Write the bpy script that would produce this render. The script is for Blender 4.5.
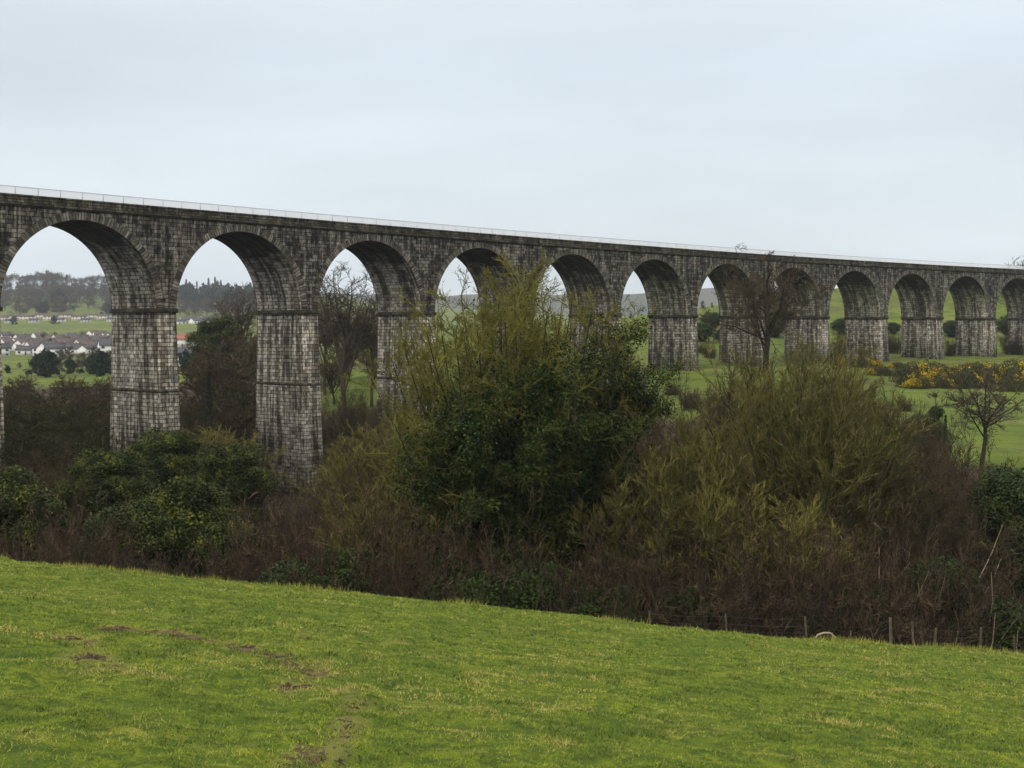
import bpy, math, random
import numpy as np

SEED = 11
rng = np.random.default_rng(SEED)
random.seed(SEED)
F, HZ, CX = 1294.0, 326.2, 512.0          # focal length in pixels, horizon row, centre column

for o in list(bpy.data.objects):
    bpy.data.objects.remove(o)
SC = bpy.context.scene
COL = SC.collection


def at(px, py, Y):
    return np.array([(px - CX) / F * Y, Y, (HZ - py) / F * Y])


# ------------------------------------------------------------------ noise
def _hash(ix, iy, s):
    h = (ix * 374761393 + iy * 668265263 + s * 1442695041) & 0xFFFFFFFF
    h = ((h ^ (h >> 13)) * 1274126177) & 0xFFFFFFFF
    return ((h ^ (h >> 16)) & 0xFFFF) / 65535.0


def vnoise(x, y, s=0):
    x = np.asarray(x, float); y = np.asarray(y, float)
    ix = np.floor(x).astype(np.int64); iy = np.floor(y).astype(np.int64)
    fx = x - ix; fy = y - iy
    fx = fx * fx * (3 - 2 * fx); fy = fy * fy * (3 - 2 * fy)
    a = _hash(ix, iy, s); b = _hash(ix + 1, iy, s); c = _hash(ix, iy + 1, s); d = _hash(ix + 1, iy + 1, s)
    return (a * (1 - fx) + b * fx) * (1 - fy) + (c * (1 - fx) + d * fx) * fy


def fbm(x, y, s=0, octaves=4):
    v = 0; a = 0.5; t = 0
    for i in range(octaves):
        v = v + a * vnoise(np.asarray(x) * 2 ** i + 17.3 * i, np.asarray(y) * 2 ** i - 9.1 * i, s + i); t += a; a *= 0.5
    return v / t


def sstep(a, b, x):
    t = np.clip((np.asarray(x, float) - a) / (b - a), 0, 1)
    return t * t * (3 - 2 * t)


# ------------------------------------------------------------------ materials
class NT:
    def __init__(self, name):
        self.m = bpy.data.materials.new(name)
        self.m.use_nodes = True
        self.t = self.m.node_tree
        self.n = self.t.nodes
        self.b = self.n['Principled BSDF']

    def node(self, kind, **kw):
        nd = self.n.new(kind)
        for k, v in kw.items():
            setattr(nd, k, v)
        return nd

    def link(self, a, b):
        self.t.links.new(a, b)

    def val(self, sock, v):
        if hasattr(v, 'is_linked') or isinstance(v, bpy.types.NodeSocket):
            self.link(v, sock)
        else:
            sock.default_value = v

    def uv(self):
        return self.node('ShaderNodeUVMap').outputs[0]

    def obj(self):
        return self.node('ShaderNodeTexCoord').outputs['Object']

    def geo(self):
        return self.node('ShaderNodeNewGeometry').outputs['Position']

    def rand(self):
        return self.node('ShaderNodeObjectInfo').outputs['Random']

    def attr(self, name):
        return self.node('ShaderNodeAttribute', attribute_name=name).outputs['Fac']

    def map(self, v, scale=(1, 1, 1), loc=(0, 0, 0)):
        m = self.node('ShaderNodeMapping')
        self.link(v, m.inputs[0]); m.inputs['Scale'].default_value = scale; m.inputs['Location'].default_value = loc
        return m.outputs[0]

    def noise(self, v, scale, detail=4, rough=0.55):
        nd = self.node('ShaderNodeTexNoise')
        self.link(v, nd.inputs['Vector'])
        nd.inputs['Scale'].default_value = scale; nd.inputs['Detail'].default_value = detail
        nd.inputs['Roughness'].default_value = rough
        return nd.outputs['Fac']

    def ramp(self, v, a, b, lo=0.0, hi=1.0):
        nd = self.node('ShaderNodeMapRange')
        self.link(v, nd.inputs[0])
        for i, x in enumerate((a, b, lo, hi)):
            nd.inputs[i + 1].default_value = x
        return nd.outputs[0]

    def math(self, op, a, b=0.0):
        nd = self.node('ShaderNodeMath', operation=op)
        self.val(nd.inputs[0], a); self.val(nd.inputs[1], b)
        return nd.outputs[0]

    def mix(self, fac, a, b, mode='MIX'):
        nd = self.node('ShaderNodeMix', data_type='RGBA', blend_type=mode)
        self.val(nd.inputs[0], fac)
        for i, c in ((6, a), (7, b)):
            if isinstance(c, bpy.types.NodeSocket):
                self.link(c, nd.inputs[i])
            else:
                nd.inputs[i].default_value = (*c, 1)
        return nd.outputs[2]

    def bump(self, h, dist=0.05, strength=1.0):
        nd = self.node('ShaderNodeBump')
        self.link(h, nd.inputs['Height']); nd.inputs['Distance'].default_value = dist
        nd.inputs['Strength'].default_value = strength
        self.link(nd.outputs[0], self.b.inputs['Normal'])

    def done(self, col, rough=0.9, spec=0.2):
        if isinstance(col, bpy.types.NodeSocket):
            self.link(col, self.b.inputs['Base Color'])
        else:
            self.b.inputs['Base Color'].default_value = (*col, 1)
        self.val(self.b.inputs['Roughness'], rough)
        self.b.inputs['Specular IOR Level'].default_value = spec
        return self.m


def twig_mat(name, a, b, c=None, scale=0.35):
    """bark: two tones by a broad noise, a third by a fine one, and a little per plant"""
    t = NT(name)
    p = t.obj()
    col = t.mix(t.ramp(t.noise(p, scale, 3), 0.38, 0.62), a, b)
    if c:
        col = t.mix(t.ramp(t.noise(p, 2.3, 2), 0.5, 0.7), col, c)
    col = t.mix(t.ramp(t.rand(), 0, 1, 0.0, 0.35), col, tuple(x * 0.55 for x in a))
    return t.done(col, 0.85, 0.15)


def leaf_mat(name, a, b, c=None, rough=0.5, scale=0.5):
    t = NT(name)
    p = t.obj()
    col = t.mix(t.ramp(t.noise(p, scale, 3), 0.38, 0.64), a, b)
    if c:
        col = t.mix(t.ramp(t.noise(p, 0.9, 3), 0.50, 0.70), col, c)
    col = t.mix(t.ramp(t.rand(), 0, 1, 0.0, 0.3), col, tuple(x * 0.6 for x in a))
    return t.done(col, rough, 0.12)


def masonry(name, dark=1.0, course=0.44, length=0.95, lime=1.0, soot=1.0, moss=0.0, voussoir=False, sk_at=(0.46, 0.56), zr=(-4.0, 9.0, 0.55), crown_shade=0.0):
    t = NT(name)
    uv = t.uv()
    wob = t.node('ShaderNodeVectorMath', operation='MULTIPLY_ADD')
    nz = t.node('ShaderNodeTexNoise'); t.link(uv, nz.inputs['Vector']); nz.inputs['Scale'].default_value = 1.3
    t.link(nz.outputs['Color'], wob.inputs[0]); wob.inputs[1].default_value = (0.20, 0.05, 0); t.link(uv, wob.inputs[2])
    br = t.node('ShaderNodeTexBrick')
    t.link(wob.outputs[0], br.inputs['Vector'])
    br.inputs['Scale'].default_value = 1.0
    br.inputs['Brick Width'].default_value = length
    br.inputs['Row Height'].default_value = course
    br.inputs['Mortar Size'].default_value = 0.042
    br.inputs['Mortar Smooth'].default_value = 0.3
    br.offset = 0.0 if voussoir else 0.47
    br.inputs['Color1'].default_value = (0.055, 0.046, 0.034, 1)
    br.inputs['Color2'].default_value = (0.27, 0.23, 0.165, 1)
    br.inputs['Mortar'].default_value = (0.022, 0.02, 0.018, 1)
    col = br.outputs['Color']
    b2 = t.node('ShaderNodeTexBrick')
    t.link(wob.outputs[0], b2.inputs['Vector'])
    b2.inputs['Scale'].default_value = 1.0; b2.inputs['Brick Width'].default_value = length; b2.inputs['Row Height'].default_value = course
    b2.inputs['Mortar Size'].default_value = 0.042; b2.offset = br.offset
    b2.inputs['Color1'].default_value = (0, 0, 0, 1); b2.inputs['Color2'].default_value = (1, 1, 1, 1); b2.inputs['Mortar'].default_value = (0.12, 0.12, 0.12, 1)
    per = t.node('ShaderNodeRGBToBW'); t.link(b2.outputs['Color'], per.inputs[0]); per = per.outputs[0]
    # broad weathering
    col = t.mix(t.ramp(t.noise(uv, 0.35, 5, 0.6), 0.40, 0.68, 0.0, 0.45), col, (0.16, 0.135, 0.095))
    col = t.mix(t.ramp(t.noise(t.map(uv, loc=(31, 7, 0)), 0.9, 4), 0.5, 0.72, 0.0, 0.7), col, (0.075, 0.055, 0.035))
    # lime running down from the joints
    st = t.ramp(t.noise(t.map(uv, (1.15, 0.10, 1), (3, 5, 0)), 1.0, 5, 0.62), 0.46, 0.53)
    pat = t.ramp(t.noise(t.map(uv, (2.4, 1.9, 1)), 1.0, 4, 0.75), 0.36, 0.52)
    lm = t.math('MULTIPLY', t.math('MULTIPLY', st, t.math('MULTIPLY', pat, t.ramp(per, 0.1, 0.7, 0.5, 1.0))), 0.95 * lime)
    col = t.mix(lm, col, (0.74, 0.69, 0.58))
    sp = t.ramp(t.noise(t.map(uv, (1.1, 2.2, 1), (9, 2, 0)), 1.2, 3, 0.6), 0.63, 0.70, 0.0, 0.75 * lime)
    col = t.mix(sp, col, (0.58, 0.52, 0.41))
    # soot and damp in vertical runs
    sk = t.ramp(t.noise(t.map(uv, (0.75, 0.05, 1), (17, 1, 0)), 1.0, 5, 0.62), *sk_at)
    sk2 = t.math('MULTIPLY', t.ramp(t.noise(t.map(uv, (2.6, 0.9, 1), (1, 11, 0)), 1.0, 3, 0.65), 0.36, 0.58, 0.25, 1.0), t.ramp(per, 0.3, 0.95, 1.0, 0.62))
    sx = t.node('ShaderNodeSeparateXYZ'); t.link(uv, sx.inputs[0])
    zf = t.ramp(sx.outputs[1], *zr, 1.0)
    s = t.math('MULTIPLY', t.math('MULTIPLY', sk, sk2), t.math('MULTIPLY', zf, 0.95 * soot))
    col = t.mix(s, col, (0.014, 0.012, 0.013))
    if crown_shade:                             # shade under the arch crown, painted into the barrel colour, darker upwards
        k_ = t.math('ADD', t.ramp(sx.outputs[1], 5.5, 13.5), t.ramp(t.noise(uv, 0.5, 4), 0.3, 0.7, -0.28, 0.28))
        col = t.mix(t.ramp(k_, 0.1, 0.6, 0.0, crown_shade), col, (0.011, 0.0095, 0.009))
    if moss:
        col = t.mix(t.ramp(t.noise(uv, 0.8, 5), 0.42, 0.62, 0.0, moss), col, (0.085, 0.075, 0.028))
    jn = t.math('MULTIPLY', br.outputs['Fac'], t.ramp(t.noise(t.map(uv, (0.8, 0.8, 1), (2, 2, 0)), 1.0, 4, 0.6), 0.35, 0.65, 0.25, 0.85))
    col = t.mix(jn, col, (0.02, 0.0175, 0.014))
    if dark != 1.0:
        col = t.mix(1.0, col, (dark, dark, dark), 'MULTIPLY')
    h = t.math('ADD', t.math('MULTIPLY', br.outputs['Fac'], -1.0), t.math('MULTIPLY', t.noise(uv, 5.0, 4), 0.8))
    t.bump(h, 0.07, 0.9)
    return t.done(col, 0.93, 0.15)


M = {}
M['stone'] = masonry('viaduct_stone', lime=0.85, soot=1.0, sk_at=(0.42, 0.51))
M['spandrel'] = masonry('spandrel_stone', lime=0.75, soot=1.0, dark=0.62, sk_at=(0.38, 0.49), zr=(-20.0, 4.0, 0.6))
M['barrel'] = masonry('barrel_stone', lime=0.8, soot=0.8, crown_shade=0.88)
M['plinth'] = masonry('plinth_stone', lime=0.35, soot=1.0, moss=0.5, dark=0.6, sk_at=(0.42, 0.54), zr=(-40.0, -20.0, 1.0))
M['ring'] = masonry('voussoir_stone', course=3.0, length=0.34, lime=0.5, soot=1.0, voussoir=True, dark=0.7, sk_at=(0.42, 0.54))
M['parapet'] = masonry('parapet_stone', course=0.3, length=0.9, lime=0.35, soot=1.0, moss=0.6, dark=0.6, sk_at=(0.40, 0.52))
M['cornice'] = masonry('cornice_stone', course=3.0, length=1.2, lime=0.2, soot=0.9, moss=0.5, dark=0.55, sk_at=(0.42, 0.54))
t = NT('railing_paint'); M['rail'] = t.done(t.mix(t.ramp(t.noise(t.obj(), 0.7), 0.4, 0.6), (0.42, 0.42, 0.43), (0.3, 0.3, 0.31)), 0.6)
t = NT('wire_mesh_galvanised')
t.done((0.92, 0.90, 0.91), 0.6)
tr = t.node('ShaderNodeBsdfTransparent'); mx = t.node('ShaderNodeMixShader'); mx.inputs[0].default_value = 0.36
t.link(tr.outputs[0], mx.inputs[1]); t.link(t.b.outputs[0], mx.inputs[2])
t.link(mx.outputs[0], t.n['Material Output'].inputs['Surface'])
M['mesh'] = t.m

M['bark'] = twig_mat('dark_bark', (0.022, 0.018, 0.013), (0.045, 0.037, 0.024), (0.055, 0.055, 0.02))
M['mossy'] = twig_mat('mossy_bark', (0.085, 0.080, 0.018), (0.175, 0.162, 0.027), (0.27, 0.245, 0.05))
M['willow'] = twig_mat('olive_twigs', (0.07, 0.062, 0.018), (0.135, 0.12, 0.027), (0.22, 0.19, 0.05))
M['thorn'] = twig_mat('reddish_brown_twigs', (0.032, 0.020, 0.012), (0.064, 0.042, 0.024), (0.17, 0.118, 0.070))
M['bramble'] = twig_mat('bramble_canes', (0.018, 0.014, 0.008), (0.036, 0.027, 0.015), (0.10, 0.066, 0.036))
M['browntwig'] = twig_mat('brown_twigs', (0.036, 0.027, 0.014), (0.070, 0.053, 0.026), (0.10, 0.064, 0.031))
M['greytwig'] = twig_mat('grey_brown_twigs', (0.06, 0.047, 0.033), (0.105, 0.085, 0.06))
M['greentwig'] = twig_mat('dull_green_twigs', (0.026, 0.029, 0.010), (0.052, 0.052, 0.016), (0.07, 0.045, 0.022))
M['pale'] = twig_mat('bleached_branches', (0.40, 0.33, 0.23), (0.28, 0.22, 0.15))
M['ivy'] = leaf_mat('ivy_leaves', (0.010, 0.021, 0.005), (0.030, 0.052, 0.009), (0.075, 0.105, 0.016), rough=0.62)
M['laurel'] = leaf_mat('evergreen_leaves', (0.014, 0.024, 0.005), (0.042, 0.058, 0.009), (0.14, 0.15, 0.018), rough=0.6)
M['conifer'] = leaf_mat('conifer_needles', (0.012, 0.026, 0.016), (0.022, 0.042, 0.02), rough=0.7)
M['gorseleaf'] = leaf_mat('gorse_spines', (0.035, 0.045, 0.014), (0.06, 0.06, 0.02), (0.075, 0.05, 0.03), rough=0.8)
M['gorseflower'] = leaf_mat('gorse_flowers', (0.44, 0.31, 0.014), (0.32, 0.23, 0.016), rough=0.7)
M['bracken'] = leaf_mat('dead_bracken', (0.014, 0.011, 0.007), (0.034, 0.023, 0.013), (0.016, 0.016, 0.007), rough=0.9, scale=0.12)
M['hazeleaf'] = leaf_mat('distant_green_leaves', (0.03, 0.05, 0.018), (0.06, 0.085, 0.025), rough=0.8)
M['post'] = twig_mat('weathered_post_wood', (0.075, 0.062, 0.04), (0.12, 0.10, 0.06), scale=3.0)
t = NT('fence_wire'); M['wire'] = t.done(t.mix(t.ramp(t.noise(t.obj(), 2), 0.4, 0.6), (0.10, 0.09, 0.08), (0.16, 0.14, 0.12)), 0.6)


def plain(name, a, b, scale=2.0, rough=0.85):
    t = NT(name)
    return t.done(t.mix(t.ramp(t.noise(t.obj(), scale, 4), 0.35, 0.65), a, b), rough)


M['render'] = plain('white_render', (0.66, 0.65, 0.63), (0.54, 0.53, 0.51), 0.05)
M['cream'] = plain('cream_render', (0.62, 0.57, 0.48), (0.54, 0.49, 0.41), 0.3)
M['brick'] = plain('brown_brick', (0.24, 0.15, 0.11), (0.18, 0.11, 0.085), 1.0)
M['slate'] = plain('dark_slate', (0.05, 0.05, 0.058), (0.075, 0.073, 0.08), 0.8)
M['browntile'] = plain('brown_tile', (0.10, 0.075, 0.065), (0.075, 0.06, 0.055), 0.8)
M['redtile'] = plain('red_tile', (0.30, 0.11, 0.08), (0.22, 0.085, 0.065), 0.8)
M['pane'] = plain('window_pane', (0.03, 0.035, 0.045), (0.05, 0.055, 0.065), 1.0, 0.2)
M['door'] = plain('painted_door', (0.10, 0.06, 0.05), (0.08, 0.05, 0.045), 1.0, 0.5)


# ------------------------------------------------------------------ mesh helpers
class MB:
    def __init__(self):
        self.v = []; self.q = []; self.t = []; self.uq = []; self.ut = []; self.n = 0; self.at = {}

    def add(self, v, quads=None, tris=None, uq=None, ut=None):
        v = np.asarray(v, np.float32).reshape(-1, 3)
        if quads is not None and len(quads):
            self.q.append(np.asarray(quads, np.int64).reshape(-1, 4) + self.n)
            self.uq.append(np.zeros((len(self.q[-1]), 4, 2), np.float32) if uq is None else np.asarray(uq, np.float32).reshape(-1, 4, 2))
        if tris is not None and len(tris):
            self.t.append(np.asarray(tris, np.int64).reshape(-1, 3) + self.n)
            self.ut.append(np.zeros((len(self.t[-1]), 3, 2), np.float32) if ut is None else np.asarray(ut, np.float32).reshape(-1, 3, 2))
        self.v.append(v); self.n += len(v)

    def quad(self, p, uv=None):
        self.add(p, [[0, 1, 2, 3]], uq=None if uv is None else [uv])

    def box(self, c, s, rz=0.0):
        x, y, z = np.array(s) / 2.0
        p = np.array([[-x, -y, -z], [x, -y, -z], [x, y, -z], [-x, y, -z], [-x, -y, z], [x, -y, z], [x, y, z], [-x, y, z]])
        ca, sa = math.cos(rz), math.sin(rz)
        p = p @ np.array([[ca, sa, 0], [-sa, ca, 0], [0, 0, 1]]) + np.array(c)
        self.hexa(p[:4], p[4:])

    def hexa(self, lo, hi, u0=0.0):
        """solid between two quads (both anticlockwise from above), UV in metres"""
        lo = np.asarray(lo, float); hi = np.asarray(hi, float)
        v = np.vstack([lo, hi]); f = []; uv = []
        run = u0
        for i in range(4):
            j = (i + 1) % 4
            L = np.linalg.norm(lo[j] - lo[i])
            f.append([i, j, 4 + j, 4 + i])
            uv.append([(run, lo[i][2]), (run + L, lo[j][2]), (run + L, hi[j][2]), (run, hi[i][2])])
            run += L + 0.37
        f.append([3, 2, 1, 0]); uv.append([(p[0], p[1]) for p in lo[::-1]])
        f.append([4, 5, 6, 7]); uv.append([(p[0], p[1]) for p in hi])
        self.add(v, f, uq=uv)

    def build(self, name, mat, parent=None, smooth=False, attrs=None):
        me = bpy.data.meshes.new(name)
        V = np.concatenate(self.v) if self.v else np.zeros((0, 3), np.float32)
        Q = np.concatenate(self.q) if self.q else np.zeros((0, 4), np.int64)
        T = np.concatenate(self.t) if self.t else np.zeros((0, 3), np.int64)
        nq, nt = len(Q), len(T)
        me.vertices.add(len(V)); me.vertices.foreach_set('co', V.astype(np.float32).ravel())
        me.loops.add(nq * 4 + nt * 3)
        me.loops.foreach_set('vertex_index', np.concatenate([Q.ravel(), T.ravel()]).astype(np.int32))
        me.polygons.add(nq + nt)
        st = np.concatenate([np.arange(nq) * 4, nq * 4 + np.arange(nt) * 3]).astype(np.int32)
        me.polygons.foreach_set('loop_start', st)
        uvl = me.uv_layers.new(name='UVMap')
        UV = np.concatenate([np.concatenate(self.uq).ravel() if nq else np.zeros(0), np.concatenate(self.ut).ravel() if nt else np.zeros(0)]).astype(np.float32)
        uvl.data.foreach_set('uv', UV)
        if smooth:
            me.polygons.foreach_set('use_smooth', np.ones(nq + nt, bool))
        me.update(calc_edges=True)
        for k, a in (attrs or {}).items():
            at_ = me.attributes.new(k, 'FLOAT', 'POINT')
            at_.data.foreach_set('value', np.asarray(a, np.float32))
        me.materials.append(mat)
        o = bpy.data.objects.new(name, me)
        COL.objects.link(o)
        o.parent = parent
        return o


def tag(o, label=None, cat=None, group=None, kind=None):
    if label: o['label'] = label
    if cat: o['category'] = cat
    if group: o['group'] = group
    if kind: o['kind'] = kind
    return o


def empty(name, loc=(0, 0, 0), rz=0.0):
    o = bpy.data.objects.new(name, None)
    COL.objects.link(o)
    o.location = [float(x) for x in loc]; o.rotation_euler = (0, 0, rz); o.empty_display_size = 0.3
    return o


def kids(o):
    return KIDS.get(o.name, [])


KIDS = {}


def register(o):
    """remember the children of a finished prototype (parent links only show after an update)"""
    for x in COL.objects:
        if x.parent is not None:
            KIDS.setdefault(x.parent.name, [])
            if x not in KIDS[x.parent.name]:
                KIDS[x.parent.name].append(x)
    return o


def copy_tree(o, parent=None):
    c = o.copy(); COL.objects.link(c)
    if parent is not None: c.parent = parent
    for ch in kids(o):
        copy_tree(ch, c)
    return c


class Proto:
    """the first use places the prototype itself, later uses copy it"""
    def __init__(self, root):
        self.root = register(root); self.used = False; self.h = root.get('h', 1.0)
        if 'h' in root: del root['h']

    def put(self, loc, rz, sc, label, cat, group=None):
        o = copy_tree(self.root) if self.used else self.root
        self.used = True
        o.location = [float(x) for x in loc]; o.rotation_euler = (0, 0, float(rz))
        o.scale = (sc, sc, sc) if np.isscalar(sc) else tuple(float(x) for x in sc)
        for k in ('label', 'category', 'group'):
            if k in o: del o[k]
        tag(o, label, cat, group)
        return o


ORD = ['leftmost', 'second', 'third', 'fourth', 'fifth', 'sixth', 'seventh', 'eighth', 'ninth', 'tenth', 'eleventh', 'twelfth',
       'thirteenth', 'fourteenth', 'fifteenth', 'sixteenth', 'seventeenth', 'eighteenth', 'nineteenth', 'twentieth', 'twenty-first',
       'twenty-second', 'twenty-third', 'twenty-fourth', 'twenty-fifth', 'twenty-sixth', 'twenty-seventh', 'twenty-eighth',
       'twenty-ninth', 'thirtieth', 'thirty-first', 'thirty-second', 'thirty-third', 'thirty-fourth', 'thirty-fifth', 'thirty-sixth']


def ordinal(i, n):
    if i == 0: return 'leftmost'
    if i == n - 1: return 'rightmost'
    return ORD[i] + ' from the left'


# ------------------------------------------------------------------ terrain
EDGE = [(-200, 545), (0, 559), (166, 577), (340, 592), (540, 612), (640, 624), (780, 638), (1024, 654), (1200, 664)]
PA, PB, PC = 0.1896, 0.0914, 1.6


def field_plane(X, Y):
    return -PC - PA * Y - PB * X


EP = []
for px, py in EDGE:                       # where the sight line through the edge meets the field plane
    u = (px - CX) / F; k = (py - HZ) / F
    EP.append((u, PC / (k - PA - PB * u)))
EP = np.array(EP)


def edge_Y(X, Y):
    u = np.clip(X / np.maximum(Y, 1.0), -0.6, 0.6)
    return np.interp(u, EP[:, 0], np.clip(EP[:, 1], 45, 75))


CTRL = []
def far(Y): return Y if Y < 480 else 480 + (Y - 480) * 2.0
def cp(px, py, Y): CTRL.append(at(px, py, far(Y)))
def cx(X, Y, Z): CTRL.append(np.array([X, Y, Z], float))


for x, y, z in [(-30, 74, -17), (-12, 76, -18.5), (5, 78, -19.5), (20, 80, -20), (36, 82, -21), (-38, 95, -21), (-10, 98, -21.5),
                (15, 98, -21.5), (40, 98, -20), (-48, 120, -21), (-25, 125, -21.5), (0, 125, -20), (25, 125, -17), (-52, 141, -21.5),
                (-38, 141, -21), (-25, 158, -20.5), (-12, 174, -19), (2, 190, -15.5), (16, 205, -10), (31, 220, -7.3), (46, 235, -7.4),
                (61, 249, -7.3), (76, 263, -7.4), (92, 277, -7.0), (108, 290, -6.9), (124, 303, -6.8), (150, 325, -6.5),
                (45, 122, -13), (58, 140, -11.8), (40, 165, -10.5), (52, 190, -9.3), (20, 175, -12), (75, 215, -9.0), (30, 195, -9.0),
                (80, 180, -10.0), (60, 120, -13.5)]:
    cx(x, y, z)
for c in [(355, 384, 235), (355, 362, 300), (300, 395, 235), (220, 415, 230), (120, 420, 220), (20, 420, 220), (-80, 420, 220),
          (60, 385, 330), (200, 380, 330), (60, 372, 430), (210, 366, 430), (20, 357, 560), (110, 355, 560), (60, 345, 700), (215, 346, 640),
          (60, 334, 850), (215, 327, 850), (60, 319, 1000), (215, 318, 1000), (60, 306, 1150), (215, 305, 1150), (60, 292, 1400), (215, 290, 1400),
          (-120, 330, 850), (-120, 310, 1150), (-120, 295, 1400), (-120, 372, 430),
          (632, 326, 340), (632, 319, 440), (707, 312, 420), (775, 303, 420), (835, 299, 420), (890, 296, 420), (950, 288, 420), (1015, 282, 430),
          (1150, 275, 450), (632, 327, 600), (775, 318, 600), (950, 312, 620), (1150, 305, 620), (460, 345, 350), (460, 335, 600), (460, 325, 1000),
          (700, 325, 1000), (950, 322, 1000), (1200, 320, 1000), (460, 310, 1500), (700, 318, 1500), (950, 318, 1500),
          (60, 296, 2200), (215, 294, 2200), (460, 310, 2200), (700, 318, 2200), (950, 318, 2200), (1200, 318, 2200),
          (707, 345, 290), (775, 344, 310), (840, 341, 330), (890, 339, 340), (950, 337, 350), (1010, 335, 360)]:
    cp(*c)
CTRL = np.array(CTRL)


def uvw(X, Y):
    Y = np.maximum(Y, 40.0)
    return np.stack([np.clip(X / Y, -0.95, 0.95) * 1.6, np.log(Y)], -1)


_cu = uvw(CTRL[:, 0], CTRL[:, 1])
_cz = CTRL[:, 2] / CTRL[:, 1]             # elevation tangent: smooth in picture terms at every distance


def _phi(r2):
    return 0.5 * r2 * np.log(r2 + 1e-12)


_n = len(_cu)
_A = np.zeros((_n + 3, _n + 3))
_A[:_n, :_n] = _phi(((_cu[:, None] - _cu[None]) ** 2).sum(-1)) + np.eye(_n) * 2e-4
_A[:_n, _n] = 1; _A[:_n, _n + 1:] = _cu
_A[_n:, :_n] = _A[:_n, _n:].T
_w = np.linalg.solve(_A, np.concatenate([_cz, np.zeros(3)]))


def valley(X, Y):
    X = np.asarray(X, float); Y = np.asarray(Y, float)
    shp = X.shape
    p = uvw(X.ravel(), Y.ravel())
    out = np.empty(len(p))
    for i in range(0, len(p), 20000):
        q = p[i:i + 20000]
        out[i:i + 20000] = _phi(((q[:, None] - _cu[None]) ** 2).sum(-1)) @ _w[:_n] + _w[_n] + q @ _w[_n + 1:]
    return (np.clip(out, -0.32, 0.06) * np.maximum(Y.ravel(), 40.0)).reshape(shp)


def ground(X, Y):
    X = np.asarray(X, float); Y = np.asarray(Y, float)
    e = edge_Y(X, Y)
    d = Y - e
    fz = field_plane(X, Y) + 0.10 * (fbm(X * 0.22, Y * 0.22, 5) - 0.5) * sstep(2, 12, Y)
    vz = valley(X, np.maximum(Y, e + 14)) + 0.9 * (fbm(X * 0.06, Y * 0.06, 9) - 0.5) * sstep(60, 120, Y)
    lo = np.minimum(vz, field_plane(X, np.minimum(Y, e)) - 0.9 * np.clip(d, 0, 14))
    w = sstep(0.0, 22.0, d)
    return fz * (1 - w) + (lo * (1 - sstep(8, 40, d)) + vz * sstep(8, 40, d)) * w


def gz(X, Y):
    return float(ground(np.array([X]), np.array([Y]))[0])


def grid_mesh(name, X, Y, Z, mat, attrs=None, uv=True):
    nr, nc = X.shape
    v = np.stack([X, Y, Z], -1).reshape(-1, 3)
    i = np.arange(nr * nc).reshape(nr, nc)
    q = np.stack([i[:-1, :-1], i[:-1, 1:], i[1:, 1:], i[1:, :-1]], -1).reshape(-1, 4)
    mb = MB(); mb.add(v, q)
    return mb.build(name, mat, smooth=True, attrs={k: a.ravel() for k, a in (attrs or {}).items()})


# --- near pasture
def px_to_field(px, py):
    u = (px - CX) / F; k = (py - HZ) / F
    Y = PC / (k - PA - PB * u)
    return u * Y, Y


RUTS = [[(120, 627), (165, 630), (205, 637), (240, 646), (272, 654)], [(275, 660), (300, 668), (318, 676)], [(300, 684), (322, 690)],
        [(345, 712), (358, 722)], [(52, 634), (75, 642), (100, 656), (112, 668)], [(325, 745), (300, 768)], [(235, 632), (290, 636), (330, 640)],
        [(310, 660), (352, 700), (350, 735), (320, 775)]]
RW = [1.3, 1.15, 0.8, 0.55, 0.72, 0.5, 0.3, 0.34]


def mud_at(X, Y):
    """how trodden the turf is; the shader breaks it into clods"""
    m = np.zeros(np.shape(X))
    wx = X + 0.5 * (fbm(X * 0.9, Y * 0.5, 23, 3) - 0.5); wy = Y + 1.6 * (fbm(X * 0.8, Y * 0.5, 24, 3) - 0.5)
    for pts, w in zip(RUTS, RW):
        P = np.array([px_to_field(*p) for p in pts])
        for a, b in zip(P[:-1], P[1:]):
            ab = b - a; L2 = (ab ** 2).sum()
            tt = np.clip(((wx - a[0]) * ab[0] + (wy - a[1]) * ab[1]) / L2, 0, 1)
            dd = np.hypot(wx - a[0] - tt * ab[0], (wy - a[1] - tt * ab[1]) * 0.6)
            m = np.maximum(m, w * np.exp(-(dd / 0.25) ** 2))
    n = fbm(X * 2.6, Y * 1.5, 21, 4)
    return np.clip(m * (0.62 + 0.9 * sstep(0.36, 0.60, n)), 0, 1)


ys = np.concatenate([np.arange(-30, 6, 1.5), np.arange(6, 30, 0.16), np.arange(30, 92, 0.3)])
us = np.linspace(-1, 1, 420)
Yf, Uf = np.meshgrid(ys, us, indexing='ij')
Xf = Uf * (12 + 0.52 * np.maximum(Yf, 0) + 0.7 * np.maximum(-Yf, 0))
Zf = ground(Xf, Yf)
mudf = mud_at(Xf, Yf)
Zf = Zf + 0.15 * (fbm(Xf * 1.3, Yf * 0.9, 31, 3) - 0.5) + 0.09 * (fbm(Xf * 3.2, Yf * 2.3, 33, 2) - 0.5)
Zf = Zf - 0.06 * mudf + 0.16 * (fbm(Xf * 3.2, Yf * 2.2, 40, 2) - 0.5) * sstep(0.05, 0.4, mudf)
t = NT('pasture_soil_and_grass')
pos = t.geo()
c = t.mix(t.ramp(t.noise(pos, 0.35, 5, 0.6), 0.35, 0.65), (0.085, 0.125, 0.009), (0.15, 0.185, 0.013))
c = t.mix(t.ramp(t.noise(pos, 2.2, 5, 0.65), 0.46, 0.62, 0.0, 0.8), c, (0.045, 0.08, 0.009))
c = t.mix(t.ramp(t.noise(t.map(pos, loc=(4, 9, 1)), 0.9, 5, 0.7), 0.55, 0.72, 0.0, 0.75), c, (0.24, 0.22, 0.045))
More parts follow.
